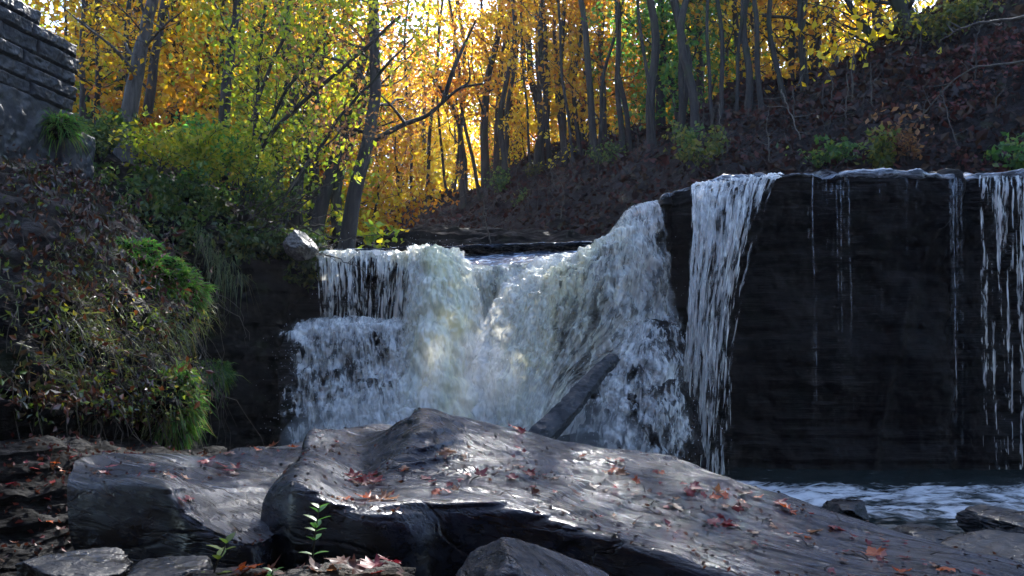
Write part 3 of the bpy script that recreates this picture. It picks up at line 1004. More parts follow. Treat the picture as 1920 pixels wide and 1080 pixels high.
colsA = [
    [(478, 1065, 3.02), (484, 1000, 3.02), (500, 925, 3.04), (528, 893, 3.15), (560, 872, 3.42), (568, 842, 3.78), (583, 815, 4.15)],
    [(545, 1100, 2.86), (545, 1000, 2.86), (550, 915, 2.88), (564, 888, 2.98), (592, 862, 3.4), (604, 838, 3.8), (618, 809, 4.3)],
    [(640, 1100, 2.8), (636, 1015, 2.8), (640, 955, 2.82), (650, 938, 2.93), (658, 893, 3.3), (665, 852, 3.8), (684, 804, 4.5)],
    [(698, 1100, 2.76), (698, 1015, 2.76), (700, 964, 2.79), (705, 944, 2.9), (698, 908, 3.2), (690, 876, 3.5), (728, 806, 4.15)],
    [(760, 1100, 2.76), (760, 1010, 2.76), (760, 958, 2.80), (765, 941, 2.9), (750, 898, 3.2), (748, 838, 3.42), (764, 786, 3.85)],
    [(820, 1100, 2.8), (820, 1010, 2.8), (820, 952, 2.84), (825, 936, 2.95), (812, 882, 3.25), (803, 802, 3.46), (795, 771, 3.85)],
    [(900, 1100, 2.8), (900, 1010, 2.8), (895, 946, 2.84), (895, 930, 2.95), (890, 886, 3.2), (876, 820, 3.58), (862, 784, 3.95)],
    [(1010, 1120, 2.75), (1010, 1030, 2.75), (1005, 966, 2.79), (1005, 946, 2.9), (1000, 905, 3.15), (985, 858, 3.5), (965, 801, 4.0)],
    [(1130, 1130, 2.7), (1130, 1075, 2.7), (1120, 1012, 2.72), (1120, 987, 2.8), (1110, 940, 3.1), (1100, 892, 3.45), (1085, 830, 3.95)],
    [(1270, 1150, 2.6), (1270, 1110, 2.6), (1270, 1054, 2.62), (1270, 1027, 2.7), (1270, 975, 3.0), (1265, 925, 3.3), (1252, 858, 3.85)],
    [(1440, 1180, 2.5), (1440, 1140, 2.5), (1440, 1092, 2.52), (1440, 1066, 2.6), (1440, 1020, 2.85), (1430, 972, 3.15), (1405, 908, 3.65)],
    [(1620, 1200, 2.4), (1620, 1165, 2.4), (1620, 1115, 2.42), (1620, 1092, 2.5), (1610, 1055, 2.75), (1600, 1016, 3.0), (1580, 966, 3.4)],
    [(1820, 1250, 2.3), (1820, 1200, 2.3), (1820, 1140, 2.3), (1815, 1120, 2.4), (1800, 1085, 2.6), (1790, 1058, 2.8), (1775, 1024, 3.15)],
    [(2000, 1280, 2.2), (2000, 1240, 2.2), (1990, 1180, 2.2), (1985, 1158, 2.3), (1970, 1130, 2.45), (1965, 1108, 2.65), (1955, 1080, 2.95)],
    [(2200, 1400, 2.1), (2200, 1340, 2.1), (2190, 1280, 2.1), (2185, 1250, 2.2), (2170, 1220, 2.3), (2160, 1190, 2.5), (2140, 1150, 2.8)]]
colsA.insert(0, [(x - 8, y + 60 + 14 * (i > 2), Y + .02) for i, (x, y, Y) in enumerate(colsA[0])])
SLAB, GA = make_slab("boulder", colsA, 700, 300, M["slab"], "huge wet grey slab with a raised hump and scattered red leaves", 1.7)
colsB = [
    [(155, 1075, 3.12), (135, 1000, 3.1), (126, 915, 3.12), (131, 886, 3.2), (138, 874, 3.35), (150, 864, 3.5)],
    [(185, 1075, 3.05), (185, 1000, 3.05), (190, 915, 3.08), (196, 892, 3.2), (205, 872, 3.5), (228, 854, 3.9)],
    [(300, 1078, 2.95), (300, 1000, 2.95), (300, 922, 2.98), (305, 900, 3.1), (310, 877, 3.5), (320, 854, 4.0)],
    [(360, 1080, 2.88), (360, 1030, 2.88), (348, 972, 2.9), (352, 944, 3.0), (368, 892, 3.5), (396, 853, 4.1)],
    [(425, 1082, 2.82), (425, 1045, 2.82), (424, 1010, 2.84), (430, 992, 2.92), (446, 905, 3.45), (470, 836, 4.3)],
    [(500, 1082, 2.84), (500, 1050, 2.84), (498, 1018, 2.86), (502, 996, 2.95), (520, 897, 3.6), (545, 830, 4.5)],
    [(600, 1075, 3.3), (600, 1000, 3.3), (600, 940, 3.4), (610, 905, 3.6), (622, 862, 4.1), (648, 806, 4.8)],
    [(720, 1075, 3.6), (720, 1000, 3.6), (720, 940, 3.7), (722, 900, 3.9), (730, 850, 4.3), (732, 799, 4.9)],
    [(800, 1075, 3.7), (800, 1010, 3.7), (800, 960, 3.8), (800, 920, 4.0), (800, 870, 4.3), (800, 830, 4.9)]]
BLOCK, GB = make_slab("boulder", colsB, 380, 260, M["slab"], "square fronted dark block with a wet grey top beside the shale ledges", 8.1)


def rock(label, center, dims, seed, mat, planes=14, rot=0, cat="rock", name="rock", sub=6, rough=.05, flat=None):
    import bmesh
    r = np.random.default_rng(seed)
    bm = bmesh.new()
    bmesh.ops.create_icosphere(bm, subdivisions=sub, radius=1)
    V = np.array([v.co[:] for v in bm.verts])
    n = unit(r.normal(size=(planes, 3)))
    h = r.uniform(.62, 1.0, planes)
    if flat is not None:
        n = np.concatenate([n, unit(np.array([flat]))]); h = np.append(h, .5)
    dd = V @ n.T
    rad = np.where(dd > .05, h[None] / np.maximum(dd, .05), 9)
    k = 34.0
    R = -np.log(np.exp(-k * np.minimum(rad, 3)).sum(1) + np.exp(-k * 1.05)) / k
    V = V * R[:, None]
    q_ = V @ np.array([.15, .1, .98]) + .05 * fbm(V * 2 + seed, 3)
    V = V * (1 + rough * fbm(V * 2.4 + seed, 5, .6)[:, None] * 1.6 + .03 * pnoise(np.stack([np.floor(q_ * 9) * 3.3 + seed, V[:, 0], V[:, 1]], 1))[:, None])
    V = V * np.asarray(dims)
    c, s_ = math.cos(rot), math.sin(rot)
    V = V @ np.array([[c, s_, 0], [-s_, c, 0], [0, 0, 1]])
    tris = np.array([[v.index for v in f.verts] for f in bm.faces])
    bm.free()
    o = link(name, new_mesh(name, V, None, tris), mat, loc=tuple(center))
    tag(o, label, cat)
    return o, V + np.asarray(center), tris


rock("wet bluish rock low in front of the shale ledges", P(135, 1072, 2.5), (.15, .17, .075), 31, M["boulder"], rot=.3, flat=(.3, -.2, 1))
rock("dark flat rock in front of the square fronted block", P(305, 1086, 2.45), (.13, .17, .06), 32, M["boulder"], rot=-.2, flat=(0, -.1, 1))
rock("pointed grey rock at the foot of the huge slab", P(990, 1118, 2.12), (.23, .22, .20), 47, M["slab"], rough=.018, rot=.35, flat=(.42, -.32, .84))
rock("low black rock breaking the foam behind the slab", P(1580, 952, 7.9), (.22, .3, .12), 34, M["boulder"], flat=(0, 0, 1))
rock("flat dark rock in the shallows between slab and pool", P(1728, 1008, 6.3), (.24, .3, .12), 35, M["boulder"], flat=(.1, 0, 1))
rock("broad dark boulder with a sloping top at the pool edge", P(1920, 1085, 5.2), (.50, .5, .30), 36, M["boulder"], rough=.02, rot=.4, flat=(-.18, -.25, 1))
rock("rounded wet rock in the foam behind the broad dark boulder", P(1895, 985, 6.6), (.32, .4, .16), 37, M["boulder"], flat=(0, -.2, 1))
rock("pale lichened rock jutting out over the edge of the falls", P(566, 458, 12.05), (.24, .35, .22), 44, M["lichen"], planes=7, rot=.2, flat=(.6, -.45, .65))

# leaning slab wedged in the foot of the falls
A0, A1 = P(995, 842, 9.6), P(1150, 672, 10.75)
ax_ = unit(A1 - A0)
sd = unit(np.cross(ax_, np.array([0, -1, .25])))
nm = np.cross(sd, ax_)
u = np.linspace(0, 1, 90)
prof = np.array([(-1, .6), (-.3, .95), (.55, .8), (1, .1), (.6, -.9), (-.6, -.9), (-1, .6)])
prof = np.stack([np.interp(np.linspace(0, 6, 61), range(7), prof[:, i]) for i in (0, 1)], 1)
G = A0 + (A1 - A0) * u[:, None, None] + (sd * .145 * prof[:, :1] + nm * .11 * prof[:, 1:])[None] * (1 - .45 * u ** 2)[:, None, None]
G = np.concatenate([np.repeat(G[:1].mean(1, keepdims=True), 61, 1), G, np.repeat(G[-1:].mean(1, keepdims=True), 61, 1)])
pp = G.reshape(-1, 3)
G = G + (.03 * np.stack([fbm(pp * 2.6 + k * 9, 5, .6) for k in range(3)], 1)).reshape(G.shape)
o = link("fallen_slab", grid_mesh("fallen_slab", G), M["boulder"])
tag(o, "dark beam like stone slab leaning in the white water", "rock")

# ================================================================== STONE WALL (old abutment)
wall_root = empty("stone_wall", tuple(P(60, 310, 10.3)))
W0 = np.array([-5.78, 11.0]); dirw = unit(np.array([.2, 1.0])); nrw = np.array([dirw[1], -dirw[0]])


def WP(s, d, z):
    """s metres from the far corner towards the camera, d out of the wall face"""
    xy = W0 - dirw * s + nrw * d
    return np.array([xy[0], xy[1], z])


def box_grid(s0, s1, z0, z1, d0, d1, seed, n=(60, 22), amp=.020):
    """rounded rough faced block: front face grid wrapped back on all sides"""
    us = np.concatenate([[-.0], np.linspace(0, 1, n[0]), [1.0]])
    vs = np.concatenate([[0.0], np.linspace(0, 1, n[1]), [1.0]])
    U, Vv = np.meshgrid(us, vs)
    D = np.full(U.shape, d1)
    D[0, :] = D[-1, :] = d0
    D[:, 0] = D[:, -1] = d0
    ed = np.minimum(np.minimum(U, 1 - U) * (s1 - s0), np.minimum(Vv, 1 - Vv) * (z1 - z0))
    D = D - .03 * (1 - sstep(0, .028, ed)) * (D > d0 + 1e-6)
    Sx = s0 + (s1 - s0) * U
    Z = z0 + (z1 - z0) * Vv
    p = np.stack([Sx.ravel(), Z.ravel(), np.full(Sx.size, seed * 3.1)], 1)
    rough_ = (amp * fbm(p * 4.5, 5, .65)).reshape(U.shape)
    D = D + np.where(D > d0 + 1e-6, rough_, 0)
    xy = W0[None, None] - dirw * Sx[..., None] + nrw * D[..., None]
    return np.concatenate([xy, Z[..., None]], -1)


acc = Acc()
rw = np.random.default_rng(11)
z = 4.80
ci = 0
while z < 7.6:
    hgt = .185 + rw.uniform(-.015, .025)
    s = 0.0 - (.06 if ci % 2 else 0)
    while s < 5.2:
        L = rw.uniform(.55, .95)
        topz = 5.74 + max(0, s) * .14          # top steps up towards the camera
        if z + hgt * .5 < topz:
            G = box_grid(s + .004, s + L - .004, z + .003, z + hgt - .003, -.5, rw.uniform(-.02, .03), ci * 17 + s)
            acc.add(G.reshape(-1, 3), grid_quads(*G.shape[:2]))
        s += L
    z += hgt
    ci += 1
off = np.array(wall_root.location)
link("block_course", acc.mesh("block_course", off=off), M["stone"], wall_root)
acc = Acc()
G = box_grid(-.06, 6.0, 2.4, 4.81, -.6, .0, 3, (220, 90), .03)
acc.add(G.reshape(-1, 3), grid_quads(*G.shape[:2]))
G = box_grid(-.30, .30, 2.2, 4.55, -.5, .12, 8, (40, 90), .03)
acc.add(G.reshape(-1, 3), grid_quads(*G.shape[:2]))
link("footing", acc.mesh("footing", off=off), M["stone"], wall_root)
# end face and core
acc = Acc()
c8 = np.array([WP(s_, d_, z_) for s_ in (.02, 5.4) for d_ in (-.9, -.12) for z_ in (2.3, 5.55)])
acc.add(c8, [[0, 1, 3, 2], [4, 6, 7, 5], [0, 4, 5, 1], [2, 3, 7, 6], [1, 5, 7, 3], [0, 2, 6, 4]])
link("core", acc.mesh("core", smooth=False, off=off), M["stone"], wall_root)
tag(wall_root, "old grey cut stone wall of coursed blocks on a rough footing", "stone wall")


# ================================================================== FALLEN LEAVES on the boulders
def maple_mesh(seed, curl):
    r = np.random.default_rng(seed)
    ang = np.radians([-90, -60, -38, -20, 2, 16, 30, 44, 58, 74, 90, 106, 122, 136, 150, 164, 178, 200, 218, 240])
    rad = np.array([.22, .42, .62, .36, .82, .55, .88, .42, .62, .72, 1.08, .72, .62, .42, .88, .55, .82, .36, .62, .42])
    rad = rad * r.uniform(.9, 1.1, 20)
    V = [(0, 0, 0)]
    for ring in (.5, 1.0):
        for a_, q in zip(ang, rad):
            x, y = math.cos(a_) * q * ring, math.sin(a_) * q * ring
            V.append((x, y, curl * (x * x + .6 * y * y) * .5 + .10 * math.sin(3 * a_ + seed) * ring * q + .05 * r.normal() * ring))
    n = 20
    T = [(0, 1 + i, 1 + (i + 1) % n) for i in range(n)]
    Q = [(1 + i, 21 + i, 21 + (i + 1) % n, 1 + (i + 1) % n) for i in range(n)]
    b = len(V)
    V += [(-.015, -.2, 0), (.015, -.2, 0), (.04, -.75, .12), (.02, -.75, .12)]   # stalk
    Q.append((b, b + 1, b + 2, b + 3))
    return np.array(V), np.array(Q), np.array(T)


def wet_leaf(name, c1, c2):
    t = NT(name)
    tc = t.coords((6, 6, 6))
    col = t.mix(t.smooth(t.noise(tc, 1.0, 4), .4, .6), c1, c2)
    b = t.n("ShaderNodeBsdfPrincipled")
    t.l(col, b.inputs["Base Color"])
    b.inputs["Roughness"].default_value = .42
    b.inputs["Specular IOR Level"].default_value = .3
    tr = t.n("ShaderNodeBsdfTranslucent")
    t.l(col, tr.inputs[0])
    mx = t.n("ShaderNodeMixShader")
    mx.inputs[0].default_value = .4
    t.l(b.outputs[0], mx.inputs[1])
    t.l(tr.outputs[0], mx.inputs[2])
    return t.done(mx.outputs[0])


LC = {"red": wet_leaf("red maple leaf", (.30, .015, .010), (.16, .010, .010)),
      "crimson": wet_leaf("crimson maple leaf", (.18, .006, .014), (.24, .014, .026)),
      "orange": wet_leaf("orange maple leaf", (.52, .11, .010), (.42, .06, .010)),
      "tan": wet_leaf("tan maple leaf", (.42, .22, .11), (.30, .14, .08)),
      "pink": wet_leaf("pinkish maple leaf", (.34, .06, .07), (.26, .08, .07)),
      "brown": wet_leaf("brown maple leaf", (.09, .035, .02), (.14, .05, .03))}
LM = {}
for ci_, (cn, m_) in enumerate(LC.items()):
    for k in range(4):
        V, Q, T = maple_mesh(ci_ * 9 + k, (.35, -.35, .9, .15)[k])
        me = new_mesh("fallen_leaf", V, Q, T)
        me.materials.append(m_)
        LM[cn, k] = me


def bvh(G):
    return BVHTree.FromPolygons([Vector(v) for v in G.reshape(-1, 3)], grid_quads(*G.shape[:2]).tolist())


TA, TB = bvh(GA), bvh(GB)


def hit(trees, px, py):
    best = None
    d = Vector(ray(px, py)).normalized()
    for k, T in enumerate(trees):
        loc, nor, idx, dist = T.ray_cast(Vector(EYE), d)
        if loc is not None and (best is None or dist < best[2]):
            if nor.z < 0:
                nor = -nor
            best = (loc, nor, dist, k)
    return best


rl = np.random.default_rng(21)
WHERE = ["on the huge wet slab", "on the square fronted block"]


def put_leaf(px, py, size, colr=None, trees=(TA, TB)):
    h = hit(trees, px, py)
    if h is None or h[1].z < .35:
        return
    loc, nor, dist, k = h
    colr = colr or rl.choice(["red", "crimson", "orange", "tan", "pink", "brown", "red", "orange"])
    o = bpy.data.objects.new("fallen_leaf", LM[colr, int(rl.integers(4))])
    COL.objects.link(o)
    s_ = size * rl.uniform(.55, 1.45)
    o.scale = (s_, s_ * rl.uniform(.7, 1.05), s_)
    q = nor.to_track_quat("Z", "Y") @ Quaternion((0, 0, 1), rl.uniform(0, 6.28)) @ Quaternion((1, 0, 0), rl.normal() * .22) @ Quaternion((0, 1, 0), rl.normal() * .2)
    o.rotation_mode = "QUATERNION"
    o.rotation_quaternion = q
    o.location = loc + nor * (.006 + .15 * s_ * abs(rl.normal()) * .5)
    art = {"orange": "bright orange", "tan": "pale tan", "pink": "faded pink", "brown": "dark brown", "red": "wet red", "crimson": "deep crimson"}[colr]
    tag(o, f"{art} fallen maple leaf lying {WHERE[k]}", "leaf", f"{art} leaves {WHERE[k]}")


# read off the photograph: (px, py, colour)
for px, py, c in [(385, 868, "red"), (400, 862, "crimson"), (415, 876, "red"), (430, 885, "crimson"), (445, 880, "red"), (440, 890, "brown"), (455, 853, "red"), (430, 852, "brown"),
                  (325, 897, "pink"), (312, 893, "tan"), (345, 900, "tan"), (285, 876, "pink"), (262, 892, "pink"), (205, 880, "pink"), (198, 890, "crimson"), (355, 938, "crimson"), (340, 941, "pink"),
                  (480, 845, "orange"), (520, 848, "red"), (510, 840, "brown"), (545, 842, "orange"), (632, 832, "red"), (625, 838, "brown"), (645, 834, "tan"),
                  (662, 895, "red"), (672, 892, "orange"), (690, 898, "red"), (700, 893, "red"), (708, 900, "orange"), (685, 906, "red"), (696, 912, "brown"), (668, 908, "tan"), (715, 906, "red"), (660, 902, "crimson"),
                  (678, 900, "crimson"), (702, 908, "red"), (652, 938, "orange"), (640, 936, "tan"), (690, 936, "orange"), (705, 940, "tan"), (720, 938, "tan"), (735, 930, "red"), (735, 938, "tan"),
                  (760, 882, "tan"), (755, 887, "orange"), (835, 850, "tan"), (845, 848, "tan"), (800, 900, "pink"), (815, 905, "pink"), (845, 910, "red"), (880, 895, "red"), (900, 893, "crimson"), (865, 902, "pink"),
                  (820, 925, "orange"), (840, 926, "red"), (855, 920, "tan"), (958, 803, "red"), (968, 806, "orange"), (978, 812, "red"), (960, 898, "crimson"), (990, 890, "red"), (1090, 858, "orange"), (1140, 862, "orange"),
                  (1165, 864, "red"), (1147, 876, "crimson"), (1150, 884, "orange"), (1160, 888, "tan"), (1175, 890, "tan"), (1228, 886, "red"), (1240, 890, "orange"), (1285, 910, "red"), (1300, 918, "crimson"),
                  (1318, 930, "red"), (1335, 936, "orange"), (1290, 925, "red"), (1345, 925, "tan"), (1360, 932, "orange"), (1395, 928, "brown"), (1392, 945, "orange"), (1420, 934, "orange"), (1382, 955, "red"), (1390, 952, "brown"),
                  (1475, 957, "orange"), (1485, 962, "orange"), (1450, 990, "tan"), (1340, 985, "pink"), (1370, 988, "crimson"), (1360, 986, "pink"), (1500, 1005, "orange"), (1515, 1010, "orange"), (1410, 1000, "brown"),
                  (1530, 1000, "tan"), (1560, 990, "pink"), (1600, 1010, "pink"), (1640, 1042, "orange"), (1660, 1020, "crimson"), (1700, 1048, "red"), (1650, 1040, "pink"), (1750, 1062, "tan"), (1690, 1075, "orange"), (1780, 1072, "orange"),
                  (1830, 1078, "red"), (1570, 960, "pink"), (1460, 945, "crimson"), (1000, 925, "brown"), (1075, 925, "brown"), (1085, 930, "brown"), (1110, 915, "brown"), (1230, 990, "tan"), (1260, 950, "brown"), (1195, 905, "orange")]:
    put_leaf(px, py, .034, c)
for k in range(90):                                     # small scraps, mostly along the sloping slab
    u_ = rl.uniform(0, 1)
    put_leaf(900 + 900 * u_ + rl.normal() * 40, 830 + 210 * u_ + rl.uniform(-10, 90), .016, rl.choice(["brown", "brown", "tan", "red", "crimson", "pink"]))
# twigs and bark bits on the slab
for k in range(26):
    u_ = rl.uniform(0, 1)
    px, py = 830 + 900 * u_ + rl.normal() * 50, 820 + 205 * u_ + rl.uniform(0, 95)
    h = hit((TA,), px, py)
    if h is None or h[1].z < .4:
        continue
    L = rl.uniform(.03, .08)
    a_ = rl.uniform(0, 6.28)
    pth = np.array([[math.cos(a_) * L * t_ + rl.normal() * .002, math.sin(a_) * L * t_ + rl.normal() * .002, .006 + .012 * math.sin(3.1 * t_)] for t_ in np.linspace(-.5, .5, 5)])
    V, Q = tube(pth, [.0016, .002, .0018, .0015, .001], 5)
    o = link("twig", new_mesh("twig", V, Q), M["twig_dark"], loc=tuple(h[0]))
    tag(o, "small dark twig lying among leaves on the huge wet slab", "twig", "dark twigs on the huge slab")

rs_ = np.random.default_rng(66)
acc = Acc()
for (G_, u, v, n) in ((GA, (.03, .97), (.30, .86), 2600), (GB, (.05, .8), (.35, .85), 500)):
    pp, nn = sample_grid(G_, n, rs_, u, v)
    nn = nn * np.sign(nn[:, 2:3])
    ok = (nn[:, 2] > .6) & (fbm(pp * 2.6, 3) + .3 * rs_.normal(size=n) > .1)
    pp, nn = pp[ok] + nn[ok] * .004, nn[ok]
    a_ = unit(np.cross(nn, rs_.normal(size=nn.shape)) + nn * .12)
    V, Q = leaves(pp, .018, rs_, 0, .5, .1, axis=a_)
    acc.add(V, Q)
M["scraps"] = leaf_mat("leaf scraps", [(.03, .014, .01), (.015, .009, .008), (.10, .012, .01), (.12, .05, .025), (.03, .012, .01), (.012, .008, .008), (.16, .045, .012)], .25, .05)
o = link("leaf_scraps", acc.mesh("leaf_scraps", smooth=False), M["scraps"])
tag(o, "tiny dark scraps of leaf and bark strewn over the wet boulders", "leaf litter", kind="stuff")

# ================================================================== SEEDLINGS in front of the slab
def oval_leaf(base, d, up, L, wd, curl=.15):
    """pointed oval leaf, 4x3 grid with a midrib fold"""
    d = unit(d); s_ = unit(np.cross(d, up)); n_ = np.cross(s_, d)
    V = []
    for t_, ww in ((0, .05), (.22, .75), (.5, 1.0), (.78, .62), (1, .03)):
        c = base + d * L * t_ + n_ * (-curl * L * t_ * t_)
        for k in (-1, 0, 1):
            V.append(c + s_ * k * wd * .5 * ww + n_ * (abs(k) * wd * .12 * ww))
    q = [[i * 3 + j, i * 3 + j + 1, i * 3 + j + 4, i * 3 + j + 3] for i in range(4) for j in range(2)]
    return np.array(V), q


def leaf_solid(name, c1, c2):
    t = NT(name)
    col = t.mix(t.smooth(t.noise(t.coords((20, 20, 20)), 1, 3), .4, .6), c1, c2)
    b = t.n("ShaderNodeBsdfPrincipled")
    t.l(col, b.inputs["Base Color"])
    b.inputs["Roughness"].default_value = .4
    tr = t.n("ShaderNodeBsdfTranslucent")
    t.l(col, tr.inputs[0])
    mx = t.n("ShaderNodeMixShader")
    mx.inputs[0].default_value = .5
    t.l(b.outputs[0], mx.inputs[1])
    t.l(tr.outputs[0], mx.inputs[2])
    return t.done(mx.outputs[0])


M["seed_green"] = leaf_solid("seedling leaf", (.10, .26, .04), (.06, .17, .03))
M["seed_lime"] = leaf_solid("lime seedling leaf", (.30, .36, .04), (.18, .27, .03))
rp = np.random.default_rng(5)


def seedling(label, stem_px, Y, n_pairs, L, mat):
    st = PX([(a, b, Y) for a, b in stem_px])
    st = cr(st, 14)
    root = empty("seedling", tuple(st[0]))
    V, Q = tube(st - st[0], np.linspace(.0035, .0015, 14), 6)
    link("stem", new_mesh("stem", V, Q), M["twig_dark"], root)
    for i in range(n_pairs):
        t_ = .22 + .76 * i / (n_pairs - 1)
        p_ = st[min(13, int(t_ * 13))] - st[0]
        a_ = i * 1.45 + rp.uniform(-.3, .3)
        for k in (0, math.pi):
            d = np.array([math.cos(a_ + k), .55 * math.sin(a_ + k), .28 + .3 * t_])
            V, Q = oval_leaf(p_, d, np.array([0, 0, 1.0]), L * rp.uniform(.75, 1.1) * (1 - .3 * (t_ - .5) ** 2), L * .5)
            link("leaf", new_mesh("leaf", V, Q), mat, root)
    tag(root, label, "plant")


seedling("small upright green seedling in front of the huge slab", [(583, 1070), (590, 1010), (594, 980), (600, 945)], 2.45, 7, .045, M["seed_green"])
seedling("low yellow green seedling in front of the square block", [(398, 1095), (405, 1060), (418, 1035), (426, 1015)], 2.4, 4, .05, M["seed_lime"])
seedling("tiny pale green sprig among dead leaves at the slab foot", [(500, 1100), (505, 1085), (512, 1070)], 2.35, 3, .035, M["seed_green"])

# dead leaves and bark on the ground in front of the slab
gl = [(705, 1058, .062, "crimson"), (735, 1052, .05, "crimson"), (665, 1066, .05, "brown"), (640, 1052, .05, "brown"), (465, 1062, .05, "orange"), (455, 1070, .05, "brown"), (500, 1072, .05, "brown"),
      (700, 1075, .05, "red"), (540, 1074, .045, "brown"), (600, 1070, .05, "brown"), (440, 1078, .045, "orange"), (760, 1078, .04, "brown"), (620, 1078, .04, "tan"), (560, 1080, .05, "brown"), (480, 1085, .05, "brown")]
for px, py, s_, cn in gl:
    o = bpy.data.objects.new("fallen_leaf", LM[cn, int(rl.integers(4))])
    COL.objects.link(o)
    o.scale = (s_,) * 3
    o.rotation_euler = (rl.normal() * .35, rl.normal() * .35, rl.uniform(0, 6))
    o.location = P(px, py, 2.4)
    art = {"orange": "bright orange", "tan": "pale tan", "brown": "dark brown", "red": "wet red", "crimson": "large crimson"}[cn]
    tag(o, f"{art} dead leaf on the ground in front of the huge slab", "leaf", f"{art} leaves on the ground before the slab")
rock("heap of dark rotting bark at the foot of the seedling", P(640, 1092, 2.42), (.20, .13, .055), 77, M["soil"], cat="bark heap", name="bark_heap", rough=.10)
rock("low mound of dark soil in the gap before the square block", P(470, 1105, 2.42), (.24, .15, .06), 78, M["soil"], cat="soil mound", name="soil_mound", rough=.10)

# loose scraps over the shale ledges
pp, nn = sample_grid(LEDGE, 900, rp, v=(.05, .95))
V, Q = leaves(pp + np.array([0, 0, .012]), .032, rp, .2, .6)
o = link("leaf_litter", new_mesh("leaf_litter", V, Q, smooth=False), M["litter_red"])
tag(o, "scraps of dark red and brown leaves caught on the shale ledges", "leaf litter", kind="stuff")
LT = bvh(LEDGE)
for k in range(26):
    px, py = rl.uniform(0, 240), rl.uniform(850, 1050)
    h = LT.ray_cast(Vector(EYE), Vector(ray(px, py)).normalized())
    if h[0] is None:
        continue
    cn = rl.choice(["crimson", "brown", "red", "orange", "pink"])
    o = bpy.data.objects.new("fallen_leaf", LM[cn, int(rl.integers(4))])
    COL.objects.link(o)
    o.scale = (.026 * rl.uniform(.7, 1.3),) * 3
    o.rotation_euler = (rl.normal() * .3, rl.normal() * .3, rl.uniform(0, 6))
    o.location = h[0] + Vector((0, 0, .015))
    tag(o, f"{cn} fallen leaf resting on the thin shale ledges", "leaf", f"{cn} leaves on the shale ledges")

# ================================================================== NEAR BANK UNDERGROWTH (stuff: nobody could count it)
rb = np.random.default_rng(8)
nvb, nub = NBANK.shape[:2]


def bank_pts(n, u, v):
    p, nr = sample_grid(NBANK, n, rb, u, v)
    nr = nr * np.sign((nr * (EYE - p)).sum(1, keepdims=True))
    return p, nr


# tangle of dead leaves
acc = Acc()
for (u, v, n, sz, out) in (((.0, .8), (.06, .42), 2200, .06, .10), ((.0, .9), (.4, .75), 900, .055, .08), ((.1, .8), (.6, .75), 420, .06, .07)):
    p, nr = bank_pts(n, u, v)
    p = p + nr * np.abs(rb.normal(size=(n, 1))) * out + np.array([0, 0, .05])
    V, Q = leaves(p, sz, rb, .9, .5)
    acc.add(V, Q)
o = link("dead_leaves", acc.mesh("dead_leaves", smooth=False), M["brownleaf"])
tag(o, "mass of dead brown and dark red leaves over the near bank", "leaf litter", kind="stuff")
acc = Acc()
for (u, v, n, sz, out) in (((.0, .8), (.10, .5), 1300, .045, .08), ((.45, .98), (.4, .72), 1700, .035, .06), ((.1, .95), (.55, .72), 500, .045, .08)):
    p, nr = bank_pts(n, u, v)
    cl = fbm(p * 2.0, 3) > -.05
    p = p[cl] + nr[cl] * np.abs(rb.normal(size=(cl.sum(), 1))) * out
    V, Q = leaves(p, sz, rb, .5, .55)
    acc.add(V, Q)
o = link("bank_foliage", acc.mesh("bank_foliage", smooth=False), M["bankgreen"])
tag(o, "yellow green creeper leaves mixed through the near bank", "foliage", kind="stuff")
# hanging grass, roots
acc = Acc()
for (u, v, n, L, out) in (((.3, .97), (.28, .62), 1100, .16, .02), ((.62, .97), (.42, .72), 800, .10, .02), ((.0, .5), (.3, .6), 500, .22, .02)):
    p, nr = bank_pts(n, u, v)
    d = unit(nr * .7 + rb.normal(size=(n, 3)) * .35 + np.array([0, 0, .25]))
    V, Q, T = blades(p + nr * out, d, L * rb.uniform(.5, 1.4, n), .0045, 1.1 * rb.uniform(.6, 1.3, n), rb)
    acc.add(V, Q, T)
o = link("hanging_grass", acc.mesh("hanging_grass", smooth=False), M["grass_dull"])
tag(o, "olive grass hanging down the near bank", "grass", kind="stuff")
acc = Acc()
for k in range(190):
    p, nr = bank_pts(1, (.02, .95), (.2, .62))
    p, nr = p[0] + nr[0] * .12, nr[0]
    L = rb.uniform(.5, 1.5)
    t_ = np.linspace(0, 1, 9)[:, None]
    sway = rb.normal(size=3) * np.array([.22, .12, 0])
    pth = p + nr * .18 * np.sin(t_ * 2) + np.array([0, 0, -1.0]) * L * t_ ** 1.3 + sway * t_ + rb.normal(size=(9, 3)) * .02
    V, Q = tube(pth, np.linspace(.004, .0015, 9), 4)
    acc.add(V, Q)
o = link("hanging_roots", acc.mesh("hanging_roots"), M["twig"])
tag(o, "pale dead stems and roots trailing down the near bank", "roots", kind="stuff")
